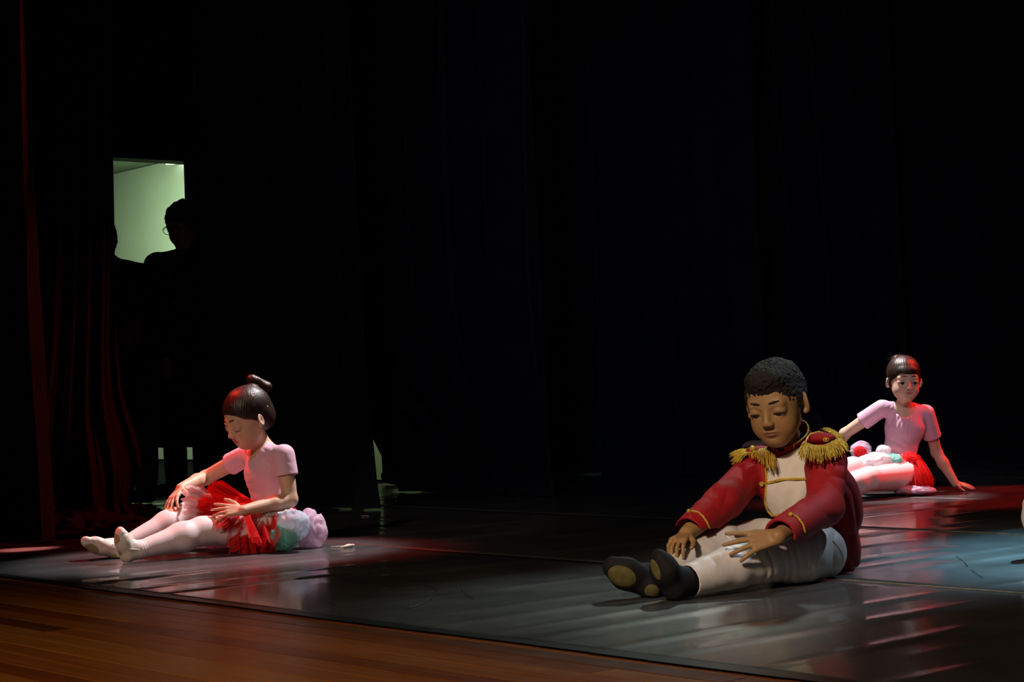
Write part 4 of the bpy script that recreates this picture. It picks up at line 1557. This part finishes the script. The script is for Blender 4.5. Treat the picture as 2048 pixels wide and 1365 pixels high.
    RR = np.array([pv, unit(np.cross(UP, pv)), UP])
    ep = vol_obj('epaulette', pad(P(1641, 877, 4.79), .041, .035, .015, RR), M['jacket'], jk)
    fringe([(1608, 884, 4.77), (1620, 890, 4.74), (1640, 893, 4.73), (1660, 889, 4.74), (1668, 878, 4.78), (1662, 866, 4.83), (1640, 859, 4.86)],
           [(1597, 913, 4.72), (1612, 922, 4.70), (1642, 924, 4.69), (1672, 917, 4.70), (1697, 902, 4.76), (1688, 878, 4.84), (1664, 862, 4.88)], 150, par=ep)
    mb = MB()
    mb.tube([P(*q) for q in ((1622, 868, 4.79), (1616, 874, 4.76), (1610, 886, 4.752), (1628, 892, 4.735), (1650, 892, 4.73), (1664, 885, 4.75), (1666, 877, 4.79), (1656, 870, 4.83), (1638, 864, 4.83), (1622, 868, 4.79))], .0024, 8)
    mb.build('gold_cord', M['gold'], ep)
    mb = MB()
    cc = P(1652, 880, 4.742)
    ring = [cc + np.array([math.cos(a) * .0075, -.002, math.sin(a) * .0045]) for a in np.linspace(0, 6.283, 17)]
    mb.tube(ring, .0014, 6)
    mb.ball(cc + np.array([0, .002, 0]), .004)
    mb.build('button', M['gold'], ep)
    # over his right shoulder (left in the picture)
    pv = unit(J['shR'] - J['neck'])
    RR = np.array([pv, unit(np.cross(UP, pv)), UP])
    ep = vol_obj('epaulette', pad(P(1518, 902, 4.93), .036, .034, .012, RR), M['jacket'], jk)
    fringe([(1500, 902, 4.93), (1498, 906, 4.92), (1496, 911, 4.90), (1500, 905, 4.90)],
           [(1468, 904, 4.95), (1461, 914, 4.93), (1466, 926, 4.91), (1478, 926, 4.89)], 110, .0013, par=ep)
    fringe([(1504, 906, 4.88), (1512, 902, 4.87), (1525, 897, 4.86), (1540, 894, 4.86), (1547, 896, 4.86)],
           [(1500, 916, 4.87), (1516, 918, 4.84), (1531, 934, 4.80), (1545, 936, 4.79), (1550, 934, 4.79)], 60, par=ep)
    mb = MB(); mb.ball(P(1505, 898, 4.89), .0085, 12, 8); mb.build('button', M['gold'], ep)
    # shoes
    for q, n in (('L', (-.80, -.55, .05)), ('R', (-.30, -.90, -.18))):
        v = Vol(.0024)
        add_foot(v, J, q, n, .028, .006, .70)
        a, h = J['ank' + q], J['heel' + q]
        v.sub(ell(a + (a - h) * .55, (.030, .030, .030)), .004)
        sh = vol_obj('shoe', v, M['blackshoe'], g, wrinkles([], .0008, 40, 3), it=2)
        bs = bvh_of([tuple(x.co) for x in sh.data.vertices], [tuple(p.vertices) for p in sh.data.polygons])
        def patch(cx, cy, rx, ry, ang):
            V_, F_ = [], []
            nr, na = 5, 22
            for i in range(nr + 1):
                for k in range(na):
                    an = 6.2832 * k / na
                    x, y = math.cos(an) * rx * i / nr, math.sin(an) * ry * i / nr
                    h_ = cast(bs, cx + x * math.cos(ang) - y * math.sin(ang), cy + x * math.sin(ang) + y * math.cos(ang), .0022 if i < nr else .0006)
                    V_.append(h_[0] if h_ is not None else (V_[-1] if V_ else None))
            if any(x is None for x in V_):
                return
            for i in range(nr):
                for k in range(na):
                    k2 = (k + 1) % na
                    F_.append((i * na + k, (i + 1) * na + k, (i + 1) * na + k2, i * na + k2))
            mesh_obj('sole_patch', np.array(V_), F_, M['shoesole'], sh, True)
        if q == 'R':
            patch(1244, 1153, 29, 20, .35)
            patch(1304, 1183, 15, 13, .3)
        else:
            patch(1311, 1140, 22, 8, 1.22)
            patch(1322, 1184, 14, 4.5, 1.3)
    return g
boy()

# ------------------------------------------------------------------ standing adults backstage
def stander(base, H, facing, label, top, legm, headt=0.25, hair=True, glasses=False, arms='fold', voxel=.006, lean=0.0, hs=.24, shirt=False, wide=1.0, long=None, hx=.06, lw=1.0):
    base = np.array(base, float)
    f = unit((facing[0], facing[1], 0))
    l, _, _ = frame(f)
    k = H / 1.72
    def B(x, y, z):
        return base + l * x * k * (wide if z < 1.45 else 1) + f * y * k + UP * z * k
    g = empty('person', tuple(base), label, 'person')
    C = B(0, hx + lean, 1.72 - .12)
    R = head_frame(f, math.radians(headt * 57), 0)
    v = Vol(.004)
    v.add(cone(B(0, 0, 1.0), B(0, lean * .5, 1.3), .13 * k, .15 * k, f, .7))
    v.add(cone(B(-.15, lean * .6, 1.40), B(.15, lean * .6, 1.40), .05 * k, .05 * k), .04)
    v.add(cone(B(0, lean * .6, 1.4), C - R[2] * .05, .055 * k, .05 * k), .03)
    hands = {}
    for e in (1, -1):
        sh, el = B(e * .19, lean * .6, 1.38), B(e * .25, .0, 1.12)
        wr = B(e * .09, .24, 1.12) if arms == 'fold' else B(e * .27, .06, .88)
        v.add(cone(sh, el, .045 * k, .038 * k), .02)
        v.add(cone(el, wr, .038 * k, .026 * k), .02)
        add_hand(v, wr, (-l * e * .8 + f * .5) if arms == 'fold' else (0, 0, -1), f if arms != 'fold' else UP * .6 + f * .5, .18 * k, e, (.5, .5, .5, .5), .7)
        v.add(cone(B(e * .09, 0, .95), B(e * .10, .01, .5), .075 * k, .05 * k), .02)
        v.add(cone(B(e * .10, .01, .5), B(e * .10, -.01, .09), .05 * k, .035 * k), .02)
        v.add(cone(B(e * .10, -.02, .05), B(e * .12, .16, .04), .035 * k, .03 * k), .02)
        hands[e] = (sh, el, wr)
    L = add_head(v, C, hs, R, .04, 0)
    vol_obj('body', v, M['boyskin'], g, it=1, colorf=skin_color(C, hs, R, (.4, .25, .17), (.3, .1, .1), (.4, .2, .15)))
    v = Vol(voxel)
    v.add(cone(B(0, 0, .92), B(0, lean * .5, 1.28), .155 * k, .175 * k, f, .75), .04)
    v.add(cone(B(-.16, lean * .6, 1.375), B(.16, lean * .6, 1.375), .075 * k, .075 * k), .05)
    for e in (1, -1):
        sh, el, wr = hands[e]
        v.add(cone(sh, el, .066 * k, .055 * k), .03)
        v.add(capcone(el, lerp(el, wr, .95), .056 * k, .042 * k), .02)
    v.sub(ell(B(0, lean * .6 + .08, 1.47), (.07 * k, .07 * k, .08 * k)), .01)
    if long:
        v.add(capcone(B(0, 0, 1.0), B(0, 0, long[0]), .16 * k * wide, long[1] * k, f, .8), .04)
        v.add(cone(B(0, 0, 1.15), B(0, 0, .85), .17 * k * wide, .17 * k * wide, f, .8), .04)
    vol_obj('coat' if shirt else 'top', v, M[top], g, wrinkles([(B(0, .1, 1.1), .2, (0, 0, 1), .08, .006)], .003, 9, 51), it=2)
    if shirt:
        mb = MB()
        mb.box(B(0, .155 + lean * .4, 1.26), .022, .004, .13, [l, f, UP])
        mb.build('shirt_front', M['shirtdim'], g)
    v = Vol(voxel)
    for e in (1, -1):
        v.add(cone(B(e * .09, 0, .95), B(e * .10, .01, .5), .105 * k * lw, .075 * k * lw), .02)
        v.add(capcone(B(e * .10, .01, .5), B(e * .105, -.01, .07), .075 * k * lw, .062 * k * lw), .02)
    v.add(cone(B(-.06, 0, .95), B(.06, 0, .95), .12 * k, .12 * k, f, .85), .03)
    vol_obj('trousers', v, M[legm], g, wrinkles([(B(.1, 0, .45), .12, (0, 0, 1), .07, .005), (B(-.1, 0, .45), .12, (0, 0, 1), .07, .005)], .003, 9, 52), it=2)
    for e in (1, -1):
        v = Vol(.005)
        v.add(cone(B(e * .105, -.03, .055), B(e * .125, .17, .038), .046 * k, .038 * k), .02)
        v.cut(base + UP * .004, (0, 0, -1))
        vol_obj('shoe', v, M['blackshoe'], g, it=1)
    if hair:
        hv, _ = hair_cap(C, hs, R, .05, face=(0, .46, -.24, .44, .42, .46))
        hv.h = .004
        vol_obj('hair', hv, M['hairblack'], g, lambda q: .004 * vnoise(q, 70, 3) + .006 * vnoise(q, 30, 8), it=1)
    if glasses:
        mb = MB()
        for e in (1, -1):
            c = L(e * .15, .42, 0)
            mb.tube([c + hs * (R[0] * .115 * math.cos(a) + R[2] * .09 * math.sin(a)) for a in np.linspace(0, 6.283, 21)], .0018, 5)
            mb.tube([L(e * .26, .41, .02), L(e * .37, .2, .03), L(e * .385, -.03, .02)], .0018, 5)
        mb.tube([L(-.04, .43, .02), L(.04, .43, .02)], .0018, 5)
        mb.build('glasses', M['metal'], g)
    return g, B

def foot_pos(px, d):
    p = P(px, 700, d)
    return np.array([p[0], p[1], 0])

# man reading with glasses, in the doorway
stander(foot_pos(378, 9.75), 1.545, (-.55, -.83), 'man with glasses and dark coat in the lit doorway, head bowed', 'darkcoat', 'darkcloth', .35, True, True, 'fold',
        lean=.0, hs=.235, shirt=True, wide=1.32, long=(.30, .225), hx=.01)
gp, Bp = stander(foot_pos(243, 9.15), 1.43, (-.8, .6), 'dark figure seen from behind at the left of the doorway, curly hair', 'darkcloth', 'darkcloth', .1, True, False, 'down',
        hs=.23, wide=1.5, long=(.14, .205), hx=.2)
n_ = 14
V_ = []
for j in range(n_):
    for i in range(10):
        x, y = 245 + 38 * i / 9 + 3 * math.sin(j * .5), 637 + 52 * j / (n_ - 1)
        V_.append(P(x, y, 8.92 + .012 * math.sin(i * 1.3 + j * .2)))
Fq = [(j * 10 + i, (j + 1) * 10 + i, (j + 1) * 10 + i + 1, j * 10 + i + 1) for j in range(n_ - 1) for i in range(9)]
o = mesh_obj('shirt_hem', np.array(V_), Fq, M['pinkcloth'], gp)
md = o.modifiers.new('thickness', 'SOLIDIFY'); md.thickness = .008
tag(o, 'dim magenta cloth')
stander(foot_pos(738, 10.3), 1.5, (.3, -.9), 'backstage figure of whom only one dark lower leg shows in the gap', 'darkcloth', 'darkcloth', .1, True, False, 'down', lw=.62)

# ------------------------------------------------------------------ dancers almost out of sight
def hidden_child(J, f, label, hp, C, toen, top, leg, foot, vis_hand=None, vox=.005):
    g = empty('person', (*((J['pel'][:2])), 0), label, 'person')
    R = head_frame(hp, .1, 0)
    v = Vol(.0035)
    add_torso(v, J, f, .085, .062, .078)
    v.add(cone(J['shL'], J['shR'], .030, .030), .03)
    v.add(cone(J['neck'] - UP * .02, lerp(J['neck'], C, .7), .030, .027), .02)
    for q in 'LR':
        add_arm(v, J, q, .030, .024, .0165)
        add_leg(v, J, q, .064, .044, .026)
        add_foot(v, J, q, toen, .023)
    add_hand(v, J['wriL'], (.6, -.3, -.1), (0, 0, 1), .11, 1, (.1, .1, .1, .1))
    hd = vis_hand or ((-.6, -.3, -.1), (0, 0, 1))
    add_hand(v, J['wriR'], hd[0], hd[1], .12, -1, (.1, .1, .15, .2), 1.2)
    L = add_head(v, C, .19, R)
    vol_obj('body', v, M['girlskin'], g, it=1, colorf=skin_color(C, .19, R, (.56, .36, .26), (.42, .13, .12), (.60, .27, .20)))
    face_parts(g, L, C, .19, R, M['hairbrown'])
    v = Vol(vox)
    add_torso(v, J, f, .090, .067, .083)
    v.add(cone(J['shL'], J['shR'], .035, .035), .03)
    for q in 'LR':
        v.add(capcone(J['sh' + q], lerp(J['sh' + q], J['elb' + q], .5), .037, .038), .01)
    vol_obj('leotard', v, M[top], g)
    v = Vol(vox)
    for q in 'LR':
        add_leg(v, J, q, .064, .0445, .0265, .003)
    v.add(cone(J['hipL'], J['hipR'], .072, .072), .02)
    vol_obj('tights', v, M[leg], g)
    for q in 'LR':
        v = Vol(.0026)
        add_foot(v, J, q, toen, .023, .0045)
        v.sub(ell(J['ank' + q] + (J['ank' + q] - J['heel' + q]) * .3, (.034, .034, .034)), .004)
        vol_obj('slipper', v, M[foot], g, it=1)
    hv, _ = hair_cap(C, .19, R, .018)
    hv.h = .004
    vol_obj('hair', hv, M['hairbrown'], g, it=1)

d = 9.0
J = dict(pel=P(1608, 945, d), waist=P(1606, 905, d), chest=P(1600, 860, d), neck=P(1592, 828, d), shL=P(1632, 838, d), shR=P(1560, 838, d),
         elbL=P(1650, 890, d), wriL=P(1640, 945, d - .05), elbR=P(1565, 890, d - .08), wriR=P(1527, 886, d - .15),
         hipL=P(1615, 950, d), hipR=P(1598, 950, d - .05), kneeL=P(1560, 952, d - .2), kneeR=P(1545, 950, d - .25),
         ankL=P(1500, 958, d - .3), ankR=P(1480, 958, d - .4), heelL=P(1495, 962, d - .3), toeL=P(1490, 935, d - .32), heelR=P(1468, 960, d - .4), toeR=P(1462, 930, d - .42))
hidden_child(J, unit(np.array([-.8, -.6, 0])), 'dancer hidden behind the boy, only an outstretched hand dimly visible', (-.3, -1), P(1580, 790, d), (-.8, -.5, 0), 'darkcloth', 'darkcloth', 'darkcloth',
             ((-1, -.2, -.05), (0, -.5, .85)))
J = dict(pel=P(2390, 1030, 5.95), waist=P(2395, 985, 5.95), chest=P(2400, 920, 5.95), neck=P(2400, 875, 5.95), shL=P(2440, 890, 5.95), shR=P(2355, 890, 5.97),
         elbL=P(2450, 970, 5.9), wriL=P(2400, 1020, 5.8), elbR=P(2335, 960, 5.9), wriR=P(2290, 1010, 5.75),
         hipL=P(2400, 1035, 5.9), hipR=P(2375, 1035, 6.0), kneeL=P(2235, 1055, 5.5), kneeR=P(2220, 1035, 5.65),
         ankL=P(2098, 1088, 5.15), ankR=P(2110, 1065, 5.38), heelL=P(2076, 1094, 5.10), toeL=P(2057, 1010, 5.09), heelR=P(2092, 1068, 5.34), toeR=P(2080, 1010, 5.34))
hidden_child(J, unit(np.array([-.8, -.6, 0])), 'dancer mostly outside the right edge, one cream slipper toe in view', (-.8, -.6), P(2395, 800, 5.95), (-.92, -.38, .1), 'leotard', 'tights', 'slipper')

# ------------------------------------------------------------------ small things on the floor
tw = empty('straw_bit', F(684, 1093, 0), 'thin beige straw with a crumpled end on the mat beside the pink tulle', 'litter')
mb = MB()
mb.tube([F(661, 1094, .004), F(674, 1094, .004), F(688, 1093, .004)], .0016, 6)
mb.build('straw', M['twig'], tw)
mb = MB()
mb.tube([F(681, 1096, .004), F(690, 1094, .006), F(697, 1092, .008), F(707, 1091, .006)], [.003, .005, .006, .004], 7)
mb.ball(F(704, 1091, .008), (.006, .006, .004))
mb.build('crumpled_end', M['twig'], tw)
mb = MB()
mb.tube([F(724, 1033, .003), F(730, 1032, .004), F(737, 1033, .003)], .0014, 5)
tag(mb.build('paper_scrap', M['twig']), 'tiny pale scrap on the floor at the foot of the middle-left drape', 'litter')
def strand(pts, label):
    mb = MB()
    q = []
    for i in range(len(pts) - 1):
        for k in range(5):
            t = k / 5
            q.append(F(pts[i][0] * (1 - t) + pts[i + 1][0] * t, pts[i][1] * (1 - t) + pts[i + 1][1] * t, .003))
    q.append(F(*pts[-1], .003))
    q = np.array(q)
    for _ in range(3):
        q[1:-1] = q[1:-1] * .5 + (q[:-2] + q[2:]) * .25
    mb.tube(q, .0009, 5)
    tag(mb.build('loose_hair', M['metal']), label, 'hair')
strand([(848, 1172), (866, 1173), (874, 1180), (868, 1193), (855, 1203), (838, 1211), (815, 1217)], 'long curved dark hair strand lying on the mat, hook shaped')
strand([(925, 1176), (926, 1184), (934, 1191), (946, 1197)], 'short curved dark hair strand on the mat, right of the hook shaped one')
strand([(660, 1206), (672, 1211), (680, 1218), (684, 1226)], 'faint dark hair strand near the front edge of the mat')
strand([(1913, 1112), (1924, 1122), (1930, 1126), (1936, 1133)], 'broken dark strand on the cyan-lit mat at the right')
strand([(1942, 1139), (1955, 1150), (1966, 1156)], 'lower dark strand on the cyan-lit mat at the right')
